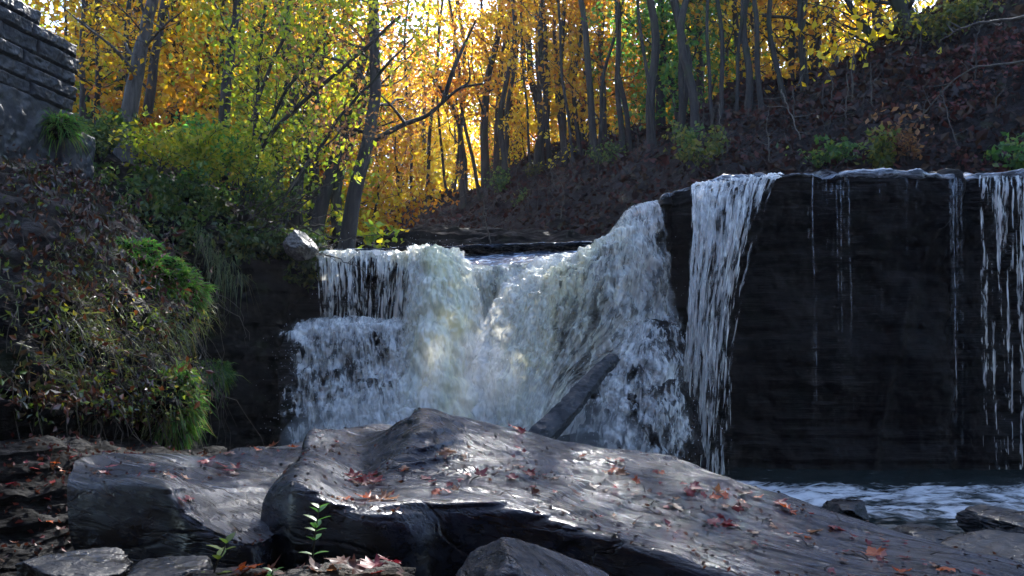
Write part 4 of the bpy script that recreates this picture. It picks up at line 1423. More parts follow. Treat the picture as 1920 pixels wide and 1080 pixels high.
# upright dead stems on the bank crest with big drooping leaves
for k, (px, py, Y, h_) in enumerate(((60, 350, 7.9, .32), (110, 375, 7.8, .36), (150, 350, 8.3, .34), (30, 400, 7.0, .35), (100, 420, 6.9, .5), (170, 440, 7.2, .35), (20, 360, 7.8, .3), (200, 400, 8.4, .35), (255, 470, 7.9, .4), (240, 520, 7.2, .35))):
    b0 = P(px, py + 40, Y)
    root = empty("dead_weed", tuple(b0))
    acc, lv = Acc(), Acc()
    for j in range(5):
        t_ = np.linspace(0, 1, 7)[:, None]
        lean = rb.normal(size=3) * np.array([.18, .14, 0])
        pth = np.array([0, 0, 1.0]) * h_ * rb.uniform(.7, 1.2) * t_ + lean * t_ ** 1.6 + rb.normal(size=3) * np.array([.08, .08, 0])
        V, Q = tube(pth, np.linspace(.007, .003, 7), 5)
        acc.add(V, Q)
        n = 22
        ii = rb.integers(1, 7, n)
        V, Q = leaves(pth[ii] + rb.normal(size=(n, 3)) * .02, .085, rb, 1.3, .42)
        lv.add(V, Q)
    link("stem", acc.mesh("stem"), M["twig_dark"], root)
    link("leaves", lv.mesh("leaves", smooth=False), M["brownleaf"], root)
    tag(root, "dead weed with drooping dark red brown leaves on the near bank", "weed", "dead weeds on the near bank")


# mossy grass mounds
def grass_mound(label, center, dims, n, L, seed, droop=.9, mat="grass"):
    r = np.random.default_rng(seed)
    root = empty("grass_tuft", tuple(center))
    d = unit(r.normal(size=(n, 3)) * np.array([1, 1, .8]) + np.array([.15, -.35, .45]))
    p = d * np.asarray(dims) * r.uniform(.85, 1.0, (n, 1)) * (1 + .36 * fbm(d * 2.6 + seed, 4))[:, None]
    V, Q, T = blades(p, unit(d + r.normal(size=(n, 3)) * .35), L * r.uniform(.4, 1.0, n) * (1 + 1.2 * (r.uniform(0, 1, n) > .93)), .006, droop * r.uniform(.5, 1.3, n), r)
    link("blades", new_mesh("blades", V, Q, T, smooth=False), M[mat], root)
    uu, vv = np.meshgrid(np.linspace(0, 2 * math.pi, 40), np.linspace(0, math.pi, 24))
    g = np.stack([np.cos(uu) * np.sin(vv), np.sin(uu) * np.sin(vv), np.cos(vv)], -1)
    g = g * np.asarray(dims) * .93 * (1 + .36 * fbm(g.reshape(-1, 3) * 2.6 + seed, 4)).reshape(g.shape[:2])[..., None]
    link("clod", grid_mesh("clod", g), M["bankrock"], root)
    tag(root, label, "grass")


grass_mound("bright green mossy grass mound overhanging the pool", P(300, 548, 7.5), (.36, .45, .26), 11000, .075, 1, .6)
grass_mound("small green grass crest above the mossy mound", P(255, 500, 7.4), (.30, .35, .2), 5500, .07, 2, .6)
grass_mound("yellow green grass tuft hanging at the corner of the near bank", P(330, 765, 6.1), (.13, .18, .28), 4200, .09, 3, .9)
grass_mound("dim green weed clump low on the dark bank by the pool", P(400, 705, 11.4), (.22, .2, .2), 1500, .14, 4, 1.0, "green")
grass_mound("green ferny tuft growing from the corner of the stone wall", P(112, 240, 10.7), (.2, .2, .16), 800, .22, 5, .8, "grass")

# ivy / vines down the undercut far bank
acc, gr = Acc(), Acc()
pu, nu_ = sample_grid(UBANK, 16000, rb, (.25, 1.0), (.20, .52))
nu_ = nu_ * np.sign((nu_ * (EYE - pu)).sum(1, keepdims=True))
sel = fbm(pu * 1.3, 3) + .25 * rb.normal(size=len(pu)) > .12
V, Q = leaves(pu[sel] + nu_[sel] * np.abs(rb.normal(size=(sel.sum(), 1))) * .10, .10, rb, .9, .6)
o = link("ivy", new_mesh("ivy", V, Q, smooth=False), M["green"])
tag(o, "dark green ivy and weeds over the top of the undercut bank", "ivy", kind="stuff")
pu, nu_ = sample_grid(UBANK, 5200, rb, (.45, .98), (.30, .62))
nu_ = nu_ * np.sign((nu_ * (EYE - pu)).sum(1, keepdims=True))
sel = fbm(pu * 1.1 + 7, 3) > .55
n = int(sel.sum())
V, Q, T = blades(pu[sel] + nu_[sel] * .06, unit(nu_[sel] + rb.normal(size=(n, 3)) * .3),   .3 * rb.uniform(.5, 1.6, n), .005, 1.4 * np.ones(n), rb)
o = link("hanging_grass", new_mesh("hanging_grass", V, Q, T, smooth=False), M["grass_dull"])
tag(o, "dull grass and roots hanging down the undercut bank", "grass", kind="stuff")


# ================================================================== SHRUBS
def shrub(label, base, w_, h_, leafm, n, size, seed, group=None, stems=6, cat="shrub", name="shrub", stemmat="twig_dark", up=.8):
    r = np.random.default_rng(seed)
    root = empty(name, tuple(base))
    acc, P_ = Acc(), []
    for j in range(stems):
        t_ = np.linspace(0, 1, 8)[:, None]
        lean = np.array([r.normal() * w_ * .5, r.normal() * w_ * .5, 0])
        pth = np.array([0, 0, h_ * r.uniform(.6, 1.1)]) * t_ ** up + lean * t_ ** 1.2 + r.normal(size=(8, 3)) * .04 * h_ * t_
        V, Q = tube(pth, np.linspace(.018, .005, 8) * max(.6, h_ / 2), 5)
        acc.add(V, Q)
        for b_ in range(4):
            k = r.integers(2, 7)
            e = pth[k] + np.array([r.normal() * w_ * .3, r.normal() * w_ * .3, r.uniform(0, .3) * h_])
            seg = pth[k] + (e - pth[k]) * np.linspace(0, 1, 5)[:, None]
            V, Q = tube(seg, np.linspace(.008, .003, 5) * max(.6, h_ / 2), 4)
            acc.add(V, Q)
            P_.append(seg[1:])
        P_.append(pth[2:])
    P_ = np.concatenate(P_)
    link("stems", acc.mesh("stems"), M[stemmat], root)
    p = P_[r.integers(0, len(P_), n)] + r.normal(size=(n, 3)) * np.array([w_, w_, h_]) * .09
    V, Q = leaves(p, size, r, .4, .6)
    link("foliage", new_mesh("foliage", V, Q, smooth=False), M[leafm], root)
    return tag(root, label, cat, group)


shrub("yellow green shrub hugging the top of the bank by the wall", P(180, 305, 12.6), .9, .8, "green", 1400, .085, 41)
shrub("bright lime shrub leaning out above the dark undercut bank", P(370, 350, 12.3), .9, .8, "lime", 1000, .09, 42)
shrub("green and yellow bush between the stout leaning trunks", P(300, 325, 13.2), 1.1, .8, "lime", 800, .09, 43)
shrub("golden bush behind the stout trunk near the wall", P(245, 280, 14.5), 1.0, 1.0, "gold", 900, .10, 44)
shrub("low green bush at the edge of the bank over the pale rock", P(500, 430, 12.6), .8, .8, "green", 900, .085, 45)
shrub("dusky green bush hanging below the lime shrub", P(330, 405, 12.4), 1.0, .7, "green", 1400, .08, 46)
shrub("thin yellow green bush among bare stems at the bank edge", P(455, 395, 12.6), .8, 1.2, "lime", 700, .085, 47)
shrub("spreading green shrub in front of the leaning dark trunks", P(400, 330, 13.2), 1.2, 1.0, "maple_green", 1000, .10, 48)
shrub("lime sapling thick with leaves beside the square trunk", P(520, 360, 13.6), 1.0, 1.6, "lime", 1000, .085, 49)
# on the shaded hillside
TH = bvh(HILL)


def on_hill(px, py):
    h = TH.ray_cast(Vector(EYE), Vector(ray(px, py)).normalized())
    return None if h[0] is None else np.array(h[0])


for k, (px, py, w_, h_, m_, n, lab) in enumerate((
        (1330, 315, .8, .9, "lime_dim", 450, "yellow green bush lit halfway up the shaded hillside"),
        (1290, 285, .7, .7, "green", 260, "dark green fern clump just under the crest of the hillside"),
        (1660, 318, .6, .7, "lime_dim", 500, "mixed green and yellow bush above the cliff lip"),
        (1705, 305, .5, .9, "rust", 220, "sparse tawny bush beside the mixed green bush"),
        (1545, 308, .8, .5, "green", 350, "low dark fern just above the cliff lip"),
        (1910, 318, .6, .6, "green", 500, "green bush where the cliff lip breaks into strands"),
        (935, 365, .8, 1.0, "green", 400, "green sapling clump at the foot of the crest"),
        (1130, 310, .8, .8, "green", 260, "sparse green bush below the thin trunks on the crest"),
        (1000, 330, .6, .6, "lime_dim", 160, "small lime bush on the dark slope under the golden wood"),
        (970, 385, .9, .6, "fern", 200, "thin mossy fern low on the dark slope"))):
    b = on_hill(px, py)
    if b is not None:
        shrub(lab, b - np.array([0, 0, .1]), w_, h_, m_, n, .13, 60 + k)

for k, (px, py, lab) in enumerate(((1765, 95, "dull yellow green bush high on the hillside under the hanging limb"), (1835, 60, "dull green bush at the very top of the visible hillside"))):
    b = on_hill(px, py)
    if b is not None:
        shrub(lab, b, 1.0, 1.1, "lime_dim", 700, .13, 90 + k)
# litter of leaves on the hillside: one uncountable carpet
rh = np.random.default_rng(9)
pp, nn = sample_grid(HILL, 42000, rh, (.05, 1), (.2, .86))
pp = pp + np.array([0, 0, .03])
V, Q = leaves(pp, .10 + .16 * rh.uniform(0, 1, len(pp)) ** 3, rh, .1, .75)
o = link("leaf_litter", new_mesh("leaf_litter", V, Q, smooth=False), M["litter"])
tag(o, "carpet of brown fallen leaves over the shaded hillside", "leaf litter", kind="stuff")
pp, nn = sample_grid(HILL, 16000, rh, (.72, 1), (.2, .86))
pp = pp[fbm(pp * .6, 3) > 0] + np.array([0, 0, .04])
V, Q = leaves(pp, .12, rh, .1, .75)
o = link("leaf_litter", new_mesh("leaf_litter", V, Q, smooth=False), M["litter_red"])
tag(o, "patches of dark red fallen leaves on the slope above the cliff", "leaf litter", kind="stuff")

# ================================================================== TREES
def limb_path(p0, az, el, L, r, n=7, curl=.5):
    d = np.array([math.cos(az) * math.cos(el), math.sin(az) * math.cos(el), math.sin(el)])
    pts = [p0]
    for k in range(n - 1):
        d = unit(d + r.normal(size=3) * .16 + np.array([0, 0, .10 * curl]))
        pts.append(pts[-1] + d * L / (n - 1))
    return np.array(pts)


def grow(trunk, rad, n_limb, limb_L, n_leaf, size, r, lo=.25, el=(10, 55), spread=.35, twigs=4, hang=.4):
    """trunk path + radii -> (wood mesh arrays, leaf arrays)"""
    acc = Acc()
    V, Q = tube(trunk, rad, 9)
    acc.add(V, Q)
    tips = []
    H = len(trunk)
    for j in range(n_limb):
        t_ = lo + (1 - lo) * (j + r.uniform(0, 1)) / n_limb
        k = min(H - 1, int(t_ * (H - 1)))
        L = limb_L * r.uniform(.5, 1.2) * (1.15 - .55 * t_)
        pth = limb_path(trunk[k], r.uniform(0, 2 * math.pi), math.radians(r.uniform(*el)), L, r)
        r0 = rad[k] * .32
        V, Q = tube(pth, np.linspace(r0, r0 * .25, len(pth)), 5)
        acc.add(V, Q)
        tips.append(pth[2:])
        for q in range(twigs):
            m = r.integers(1, len(pth) - 1)
            tw = limb_path(pth[m], r.uniform(0, 6.28), math.radians(r.uniform(-15, 50)), L * r.uniform(.25, .5), r, 5, .2)
            V, Q = tube(tw, np.linspace(r0 * .35, r0 * .12, 5), 4)
            acc.add(V, Q)
            tips.append(tw[1:])
    T = np.concatenate(tips)
    if n_leaf:
        c = r.integers(0, len(T), max(8, n_leaf // 15))
        cen = T[c] + r.normal(size=(len(c), 3)) * spread
        pick = r.integers(0, len(cen), n_leaf)
        p = cen[pick] + r.normal(size=(n_leaf, 3)) * np.array([1, 1, .5]) * spread * .62
        lv = leaves(p, size, r, hang, .62)
    else:
        lv = None
    return acc, lv


def on_slope(x, y, m=.3):
    fx = np.interp(y, [14, 15.4, 16.6, 19, 21.5, 25, 29, 33, 36, 40], [11, 5.8, 3.4, 1, -.6, -2.5, -4.5, -6.5, -9, -12])
    return y < 44 and fx - m < x < ridge_x(y) + .5


def tree(label, path, Y, w_px, bark, leafm, n_leaf_, size=.20, n_limb=9, limb_L=2.6, lo=.3, seed=0, group=None, spread=.35, taper=.45, twigs=4, extra=None, sink=.6, cap=None):
    n_leaf = int(n_leaf_ * .6)
    hang_ = .4
    r = np.random.default_rng(1000 + seed)
    pts = np.array([P(x, y, Y) for x, y in path])
    pts[0, 2] -= sink
    tr = cr(pts, 26)
    tr = tr + np.stack([fbm(np.stack([np.linspace(0, 4, 26), np.full(26, seed * 1.7), np.zeros(26) + k * 9], 1), 2) for k in range(3)], 1) * np.array([.10, .10, 0]) * np.linspace(.1, 1, 26)[:, None]
    r0 = w_px / 2 / F * Y
    rad = r0 * (1 - (1 - taper) * np.linspace(0, 1, 26)) * (1 + .55 * np.exp(-np.linspace(0, 1, 26) / .05))
    root = empty("tree", tuple(pts[0]))
    off = pts[0]
    acc, lv = grow(tr, rad, n_limb, limb_L, n_leaf, size, r, lo, spread=spread, twigs=twigs)
    if extra:
        extra(acc)
    if cap:                        # high crown out of view, added to block the sun: (x, y, z), radii, leaves
        c_, rr_, nc = cap
        c_ = np.array(c_, float)
        tips = []
        for j in range(14):
            e = c_ + unit(r.normal(size=3)) * np.array(rr_) * r.uniform(.4, .95)
            s0 = tr[-1 - int(r.integers(0, 5))]
            pth = cr([s0, (s0 + e) / 2 + np.array([0, 0, .5]), e], 9) + r.normal(size=(9, 3)) * .05
            V, Q = tube(pth, np.linspace(rad[-1] * .3, .010, 9), 5)
            acc.add(V, Q)
            tips.append(pth[4:])
        d_ = unit(r.normal(size=(nc, 3))) * r.uniform(0, 1, (nc, 1)) ** .4
        p_ = c_ + d_ * np.array(rr_)
        p_ = p_[fbm(p_ * .8, 3) > -.25]
        V2, Q2 = leaves(p_, size * 1.4, r, hang_, .65)
        lv = (V2, Q2) if lv is None else (np.concatenate([lv[0], V2]), np.concatenate([lv[1], Q2 + len(lv[0])]))
    link("trunk", acc.mesh("trunk", off=off), M[bark], root)
    if lv:
        link("crown", new_mesh("crown", lv[0] - off, lv[1], smooth=False), M[leafm], root)
    return tag(root, label, "tree", group)


def arch(acc):                     # the long bare limb that sweeps out to the side of the old trunk
    for pts, r0, r1 in (([(690, 268, 16), (725, 250, 15.9), (760, 232, 15.8), (800, 217, 15.7), (830, 192, 15.6), (862, 166, 15.5), (905, 157, 15.5)], .06, .02),
                        ([(830, 192, 15.6), (850, 130, 15.4), (868, 90, 15.4), (892, 38, 15.3)], .05, .02),
                        ([(695, 160, 16), (650, 120, 16), (600, 105, 16), (560, 110, 16)], .05, .015),
                        ([(760, 232, 15.8), (735, 200, 15.6), (715, 180, 15.6)], .035, .012),
                        ([(862, 166, 15.5), (880, 150, 15.5), (878, 110, 15.5)], .03, .01)):
        c = cr(PX(pts), 22)
        V, Q = tube(c, np.linspace(r0, r1, 22), 7)
        acc.add(V, Q)


tree("old leaning trunk with pale lichened base and long arching bare limb", [(640, 478), (655, 425), (672, 330), (694, 240), (706, 130), (702, 20), (700, -80)], 16, 33, "bark_pale", "rust", 2400, .095, 10, 2.2, .35, 1, extra=arch, twigs=5)
tree("stout grey trunk with a slight lean near the stone wall", [(232, 262), (246, 190), (264, 100), (284, 0), (300, -90)], 14, 36, "bark_grey", "yellow", 900, .095, 7, 2.2, .35, 2)
tree("dark trunk crossing close behind the stout grey trunk", [(258, 275), (285, 150), (303, 40), (316, -80)], 14.8, 22, "bark", "yellow", 900, .095, 7, 2.2, .3, 3)
tree("straight brown trunk rising alone out of the lime bushes", [(415, 268), (425, 170), (438, 70), (448, -80)], 14.2, 25, "bark", "lime", 900, .095, 6, 1.8, .5, 4)
tree("slim upright trunk next to the end of the stone wall", [(157, 235), (156, 100), (157, -80)], 15.4, 14, "bark", "gold", 700, .11, 6, 2, .3, 5)
tree("slim dark trunk second from the stone wall", [(184, 240), (183, 100), (181, -80)], 15.6, 13, "bark_dark", "gold", 700, .11, 6, 2, .3, 6)
tree("thin shadowed trunk just before the stout grey trunk", [(233, 240), (238, 110), (241, -80)], 15.8, 15, "bark_dark", "gold", 700, .11, 6, 2, .3, 7)
tree("very thin pale stem at the corner of the stone wall", [(128, 235), (122, 90), (116, -80)], 18, 8, "bark", "yellow", 900, .10, 6, 1.6, .3, 8)
tree("dark trunk slanting away beside the old lichened trunk", [(583, 430), (612, 350), (640, 260), (664, 170), (690, 60), (700, -60)], 17.5, 27, "bark_dark", "gold", 1600, .10, 8, 2.3, .4, 9)
tree("slanting many branched sapling reaching across the old trunk", [(452, 420), (475, 330), (505, 255), (575, 185), (640, 130), (700, 75), (750, 30)], 12.8, 11, "twig_dark", "lime", 1200, .10, 12, 1.5, .25, 10, twigs=5)
tree("slim trunk curving up in front of the golden wood", [(558, 410), (568, 280), (572, 160), (548, 60), (540, -60)], 18.5, 13, "bark_dark", "yellow", 1500, .10, 7, 2, .35, 11)
tree("slender leaning sapling over the bare tangle at the bank", [(462, 400), (475, 290), (482, 190), (520, 90), (560, -30)], 13.2, 11, "bark", "lime", 1500, .11, 9, 1.4, .4, 12)
tree("thin crooked stem among rusty leaves beside the old trunk", [(528, 420), (527, 240), (540, 100), (543, -60)], 15.5, 11, "bark_dark", "rust", 1500, .095, 9, 1.9, .35, 13)
tree("bare forked sapling stooping over the edge of the falls", [(490, 455), (520, 400), (560, 330), (590, 290), (640, 240)], 12.7, 7, "twig", "lime", 260, .09, 10, 1.0, .2, 14, twigs=4)
tree("dark slender stem leaning steeply away over the lime shrubs", [(440, 430), (470, 310), (500, 235), (552, 150), (600, 90)], 12.9, 10, "bark_dark", "lime", 380, .09, 9, 1.2, .3, 16)
tree("crooked dark stem slanting between shrub and old trunk", [(510, 440), (560, 340), (610, 262), (672, 180), (730, 120)], 13.0, 9, "bark_dark", "rust", 420, .09, 10, 1.1, .25, 17)
tree("dark upright stem standing in the tangle of dead branches", [(455, 450), (462, 340), (478, 240), (486, 120), (500, 0)], 13.4, 13, "bark_dark", "lime", 500, .09, 8, 1.2, .35, 18)
tree("added tall tree set back on the crest whose unseen crown shades the pool", [(1418, 205), (1420, 60), (1422, -150), (1425, -350)], 30, 18, "bark_dark", "yellow", 900, .2, 8, 2.6, .3, 19, cap=((8.7, 30.3, 22.0), (2.5, 2.6, 1.8), 2000))  # added tree: its crown out of view keeps sun off the pool rocks
tree("added tall dark tree behind the broad russet trunk to shade the pool", [(1508, 160), (1506, 20), (1504, -200), (1500, -380)], 29, 17, "bark_dark", "gold", 900, .2, 8, 2.6, .3, 20, cap=((10.3, 29.3, 21.5), (2.5, 2.6, 1.8), 2000))  # second added shade tree for the pool, crown above the frame
# along the crest of the hillside
crest = [
    ("crooked dark trunk where the bank meets the hillside", [(912, 340), (908, 230), (916, 140), (938, 40), (930, -80)], 34, 18, "bark_dark", "gold", 2000),
    ("slightly curved trunk touching the crooked dark one", [(930, 335), (934, 200), (948, 80), (985, -60)], 35, 13, "bark", "yellow", 2200),
    ("forked lower trunk standing before the brightest gold leaves", [(868, 350), (862, 240), (835, 180), (800, 140)], 33, 11, "bark_dark", "orange", 1500),
    ("thin straight pole trunk on the lowest stretch of the crest", [(1016, 308), (1010, 150), (1002, -80)], 31, 13, "bark", "yellow", 2200),
    ("paired thin trunk leaning from the pole trunk", [(1062, 292), (1045, 180), (1040, 60), (1030, -80)], 30.5, 11, "bark", "yellow", 2000),
    ("slim trunk bending in yellow leaves over the slope", [(1095, 288), (1076, 170), (1090, 50), (1110, -80)], 30, 10, "bark_dark", "yellow", 2200),
    ("narrow brown trunk ahead of the green maple crown", [(1136, 272), (1128, 130), (1118, -80)], 29.5, 14, "bark", "gold", 2000),
    ("dark trunk wrapped in green maple leaves", [(1240, 252), (1238, 120), (1241, -80)], 28, 22, "bark_dark", "maple_green", 5600),
    ("leaning dark stem rising from the root of the green maple", [(1282, 245), (1262, 170), (1246, 80), (1240, -60)], 27.5, 13, "bark_dark", "maple_green", 3800),
    ("straight trunk half hidden by green leaves", [(1316, 232), (1312, 80), (1316, -80)], 27, 18, "bark", "maple_green", 4200),
    ("thin grey stem in the bright gap past the green maples", [(1366, 205), (1362, 60), (1358, -80)], 27, 10, "bark", "lime", 1300),
    ("black upright trunk against the widest bright gap", [(1388, 200), (1382, 60), (1372, -80)], 26, 16, "bark_dark", "gold", 1300),
    ("thin wavering stem after the black upright trunk", [(1428, 188), (1414, 70), (1408, -80)], 26, 8, "bark", "gold", 1200),
    ("dark even trunk standing on the steep part of the crest", [(1485, 180), (1487, 60), (1490, -80)], 24.5, 19, "bark_dark", "yellow", 1400),
    ("broad russet brown trunk on the steep part of the crest", [(1531, 152), (1530, 40), (1526, -80)], 24, 26, "bark", "yellow", 1400),
    ("slim trunk close after the broad russet trunk", [(1564, 135), (1560, 30), (1556, -80)], 23.5, 9, "bark", "yellow", 1200),
    ("crooked stem leaning far over from the upper crest", [(1690, 128), (1640, 75), (1600, 20), (1560, -60)], 20.5, 17, "bark_dark", "gold", 500),
    ("heavy dark trunk tilted over at the top of the hillside", [(1735, 78), (1700, 30), (1665, -20), (1630, -90)], 19.6, 40, "bark_dark", "lime", 500),
    ("slender upright stem just below the heavy tilted trunk", [(1648, 108), (1650, 20), (1652, -80)], 21.5, 12, "bark", "gold", 700),
]
for k, (lab, path, Y, w_, bk, lf, n) in enumerate(crest):
    b = path[0]
    cap = None
    if 1010 < b[0] < 1440:         # unseen crowns added above the frame to shade boulders and near bank
        t_ = P(path[-1][0], path[-1][1], Y)
        cap = ((t_[0] + .3, Y + .3, 21.3 + (k % 3) * 1.0), (2.1, 2.4, 1.7), 700) if b[0] > 1110 else ((t_[0] - .6, Y - .5, 23.2 + (k % 3) * .6), (1.8, 2.2, 1.1), 2600)
    n = int(n * .45) if b[0] > 1450 else n
    tree(lab, [(b[0], b[1] + 14)] + path[1:], Y, w_, bk, lf, n, .20 if Y > 25 else .16, 10, 3.0 if lf != "maple_green" else 4.4, .12 if lf == "maple_green" else .22, 40 + k, spread=.42, cap=cap)

# deep wood: a few grown trees, each kind copied with its trunk and crown
rt = np.random.default_rng(77)
PROTO = {}


def proto(kind, v, bark, leafm, H, n_leaf, lo):
    r = np.random.default_rng(300 + v)
    n = 24
    hh = np.linspace(0, H, n)
    tr = np.stack([fbm(np.stack([hh * .13, np.full(n, v * 3.3), np.zeros(n)], 1), 3) * .55, fbm(np.stack([hh * .13, np.full(n, v * 3.3), np.ones(n) * 9], 1), 3) * .55, hh], 1)
    rad = np.linspace(.17, .05, n) * r.uniform(.75, 1.35)
    acc, lv = grow(tr, rad, 16, 3.2, int(n_leaf * 1.35), .20, r, lo, el=(0, 50), spread=.5, twigs=3)
    return acc.mesh("trunk"), M[bark], new_mesh("crown", *lv, smooth=False), M[leafm]


kinds = []
for v, (bark, leafm, H, n_leaf, lo) in enumerate((("bark", "yellow", 12, 2300, .10), ("bark_dark", "yellow", 14, 2000, .2), ("bark", "gold", 12, 2300, .08), ("bark_dark", "gold", 13, 1900, .2),
                                                  ("bark", "orange", 11, 2000, .08), ("bark_dark", "orange", 13, 1700, .25), ("bark", "lime", 12, 2500, .1), ("bark", "rust", 13, 1700, .2))):
    a, am, b, bm_ = proto(leafm, v, bark, leafm, H, n_leaf, lo)
    a.materials.append(am)
    b.materials.append(bm_)
    kinds.append((leafm, a, b))
for v, (bark, leafm, H, n_leaf, lo) in enumerate((("bark", "yellow", 9, 1900, .05), ("bark_dark", "yellow", 11, 1700, .12), ("bark", "gold", 9, 1800, .05), ("bark_dark", "gold", 11, 1500, .15), ("bark", "lime", 9, 1500, .1))):
    a, am, b, bm_ = proto(leafm, v + 20, bark, leafm, H, n_leaf, lo)
    a.materials.append(am)
    b.materials.append(bm_)
    kinds.append((leafm, a, b))
COLW = {"yellow": "bright yellow", "gold": "golden", "orange": "orange", "lime": "yellow green", "rust": "rusty brown"}
first = {}


def place(kind, x, y, region, sc_=1.0):
    leafm, a, b = kinds[kind]
    z = float(ground_z(np.array([x]), np.array([y]))[0])
    if kind not in first:
        root = empty("tree")
        link("trunk", a, None, root)
        link("crown", b, None, root)
        first[kind] = root
    else:
        root = copy_tree(first[kind])
    root.location = (x, y, z - .3)
    root.rotation_euler = (rt.normal() * .03, rt.normal() * .03, rt.uniform(0, 6.28))
    root.scale = (sc_,) * 3
    tall = "slim" if kind in (0, 2, 4, 6, 8, 10, 12) else "dark stemmed"
    tag(root, f"{tall} {COLW[leafm]} tree {region}", "tree", f"{tall} {COLW[leafm]} trees {region}")


REG = {"left": "deep in the wood behind the stone wall and bank", "mid": "deep in the golden wood straight behind the falls", "right": "back from the crest of the shaded hillside"}
n_ = 0
for Y0, Y1, cnt in ((21, 28, 14), (28, 38, 22), (38, 52, 26), (52, 75, 30)):
    for k in range(cnt):
        y = rt.uniform(Y0, Y1)
        px = 60 + (1680 - 60) * (k + rt.uniform(0, 1)) / cnt
        x = (px - 960) / F * y
        on_h = x > ridge_x(y) + .5
        if Y0 < 28 and px > 700 and not on_h:
            continue
        if on_slope(x, y) or (y < 30 and -3.8 < x - .21 * (y - 12) < 1.5):   # keep the slope bare, and a window for the sun
            continue
        reg = "right" if on_h else ("left" if px < 560 else "mid")
        wts = {"left": [3, 2, 3, 2, 2, 0, 5, 1], "mid": [4, 3, 3, 1, 2, 1, 4, 1], "right": [0] * 8 + [5, 4, 1, 1, 3]}[reg]
        wts = wts + [0] * (13 - len(wts))
        place(int(rt.choice(13, p=np.array(wts) / sum(wts))), x, y, REG[reg], rt.uniform(.85, 1.15))

for px, y in ((650, 46), (690, 52), (725, 47), (765, 56), (800, 49), (835, 58), (865, 51), (900, 60), (705, 62), (780, 66), (850, 68)):
    place(int(rt.choice([0, 1, 2, 4, 6])), (px - 960) / F * y, y, REG["mid"], rt.uniform(1.15, 1.45))

# thin dark poles with hardly a leaf
poles = []
for v in range(4):
    r = np.random.default_rng(700 + v)
    n = 24
    hh = np.linspace(0, 16, n)
    tr = np.stack([fbm(np.stack([hh * .12, np.full(n, v * 3.3), np.full(n, q)], 1), 3) * .6 for q in (0., 9.)] + [hh], 1)
    acc, lv = grow(tr, np.linspace(.13, .05, n) * r.uniform(.7, 1.3), 7, 2.2, 260, .2, r, .3, el=(10, 60), spread=.5, twigs=2)
    a, b = acc.mesh("trunk"), new_mesh("crown", *lv, smooth=False)
    a.materials.append(M["bark_dark"])
    b.materials.append(M["gold"])
    root = empty("tree")
    link("trunk", a, None, root)
    link("crown", b, None, root)
    poles.append(root)
for k in range(84):
    y = rt.uniform(17.5, 25) if k < 24 else rt.uniform(24, 40)
    px = 110 + (640 - 110) * (k + rt.uniform(0, 1)) / 24 if k < 24 else 140 + 1540 * (k - 24 + rt.uniform(0, 1)) / 60
    x = (px - 960) / F * y
    on_h = x > ridge_x(y) + .5
    if on_slope(x, y):
        x = float(ridge_x(y)) + rt.uniform(.8, 2.5)
        on_h = True
    root = poles[k] if k < 4 else copy_tree(poles[k % 4])
    root.location = (x, y, float(ground_z(np.array([x]), np.array([y]))[0]) - .3)
    root.rotation_euler = (rt.normal() * .05, rt.normal() * .05, rt.uniform(0, 6.28))
    root.scale = (rt.uniform(.7, 1.3),) * 2 + (rt.uniform(.8, 1.1),)
    reg = REG["right"] if on_h else (REG["left"] if px < 560 else REG["mid"])
    tag(root, f"thin dark almost leafless pole tree {reg}", "tree", f"thin dark pole trees {reg}")

for k in range(30):                # more poles along the very edge of the slope
    px = 770 + 760 * (k + rt.uniform(0, 1)) / 30
    top = np.interp(px, [690, 780, 900, 1000, 1240, 1480, 1700], [415, 388, 352, 305, 244, 170, 60])
    b = on_hill(px, top + rt.uniform(6, 26))
    if b is None:
        continue
    root = copy_tree(poles[k % 4])
    root.location = (b[0], b[1], b[2] - .3)
    root.rotation_euler = (rt.normal() * .06, rt.normal() * .07, rt.uniform(0, 6.28))
    root.scale = (rt.uniform(.45, 1.0),) * 2 + (rt.uniform(.6, 1.0),)
    tag(root, "thin dark almost leafless pole tree at the edge of the hillside crest", "tree", "thin dark pole trees at the edge of the crest")

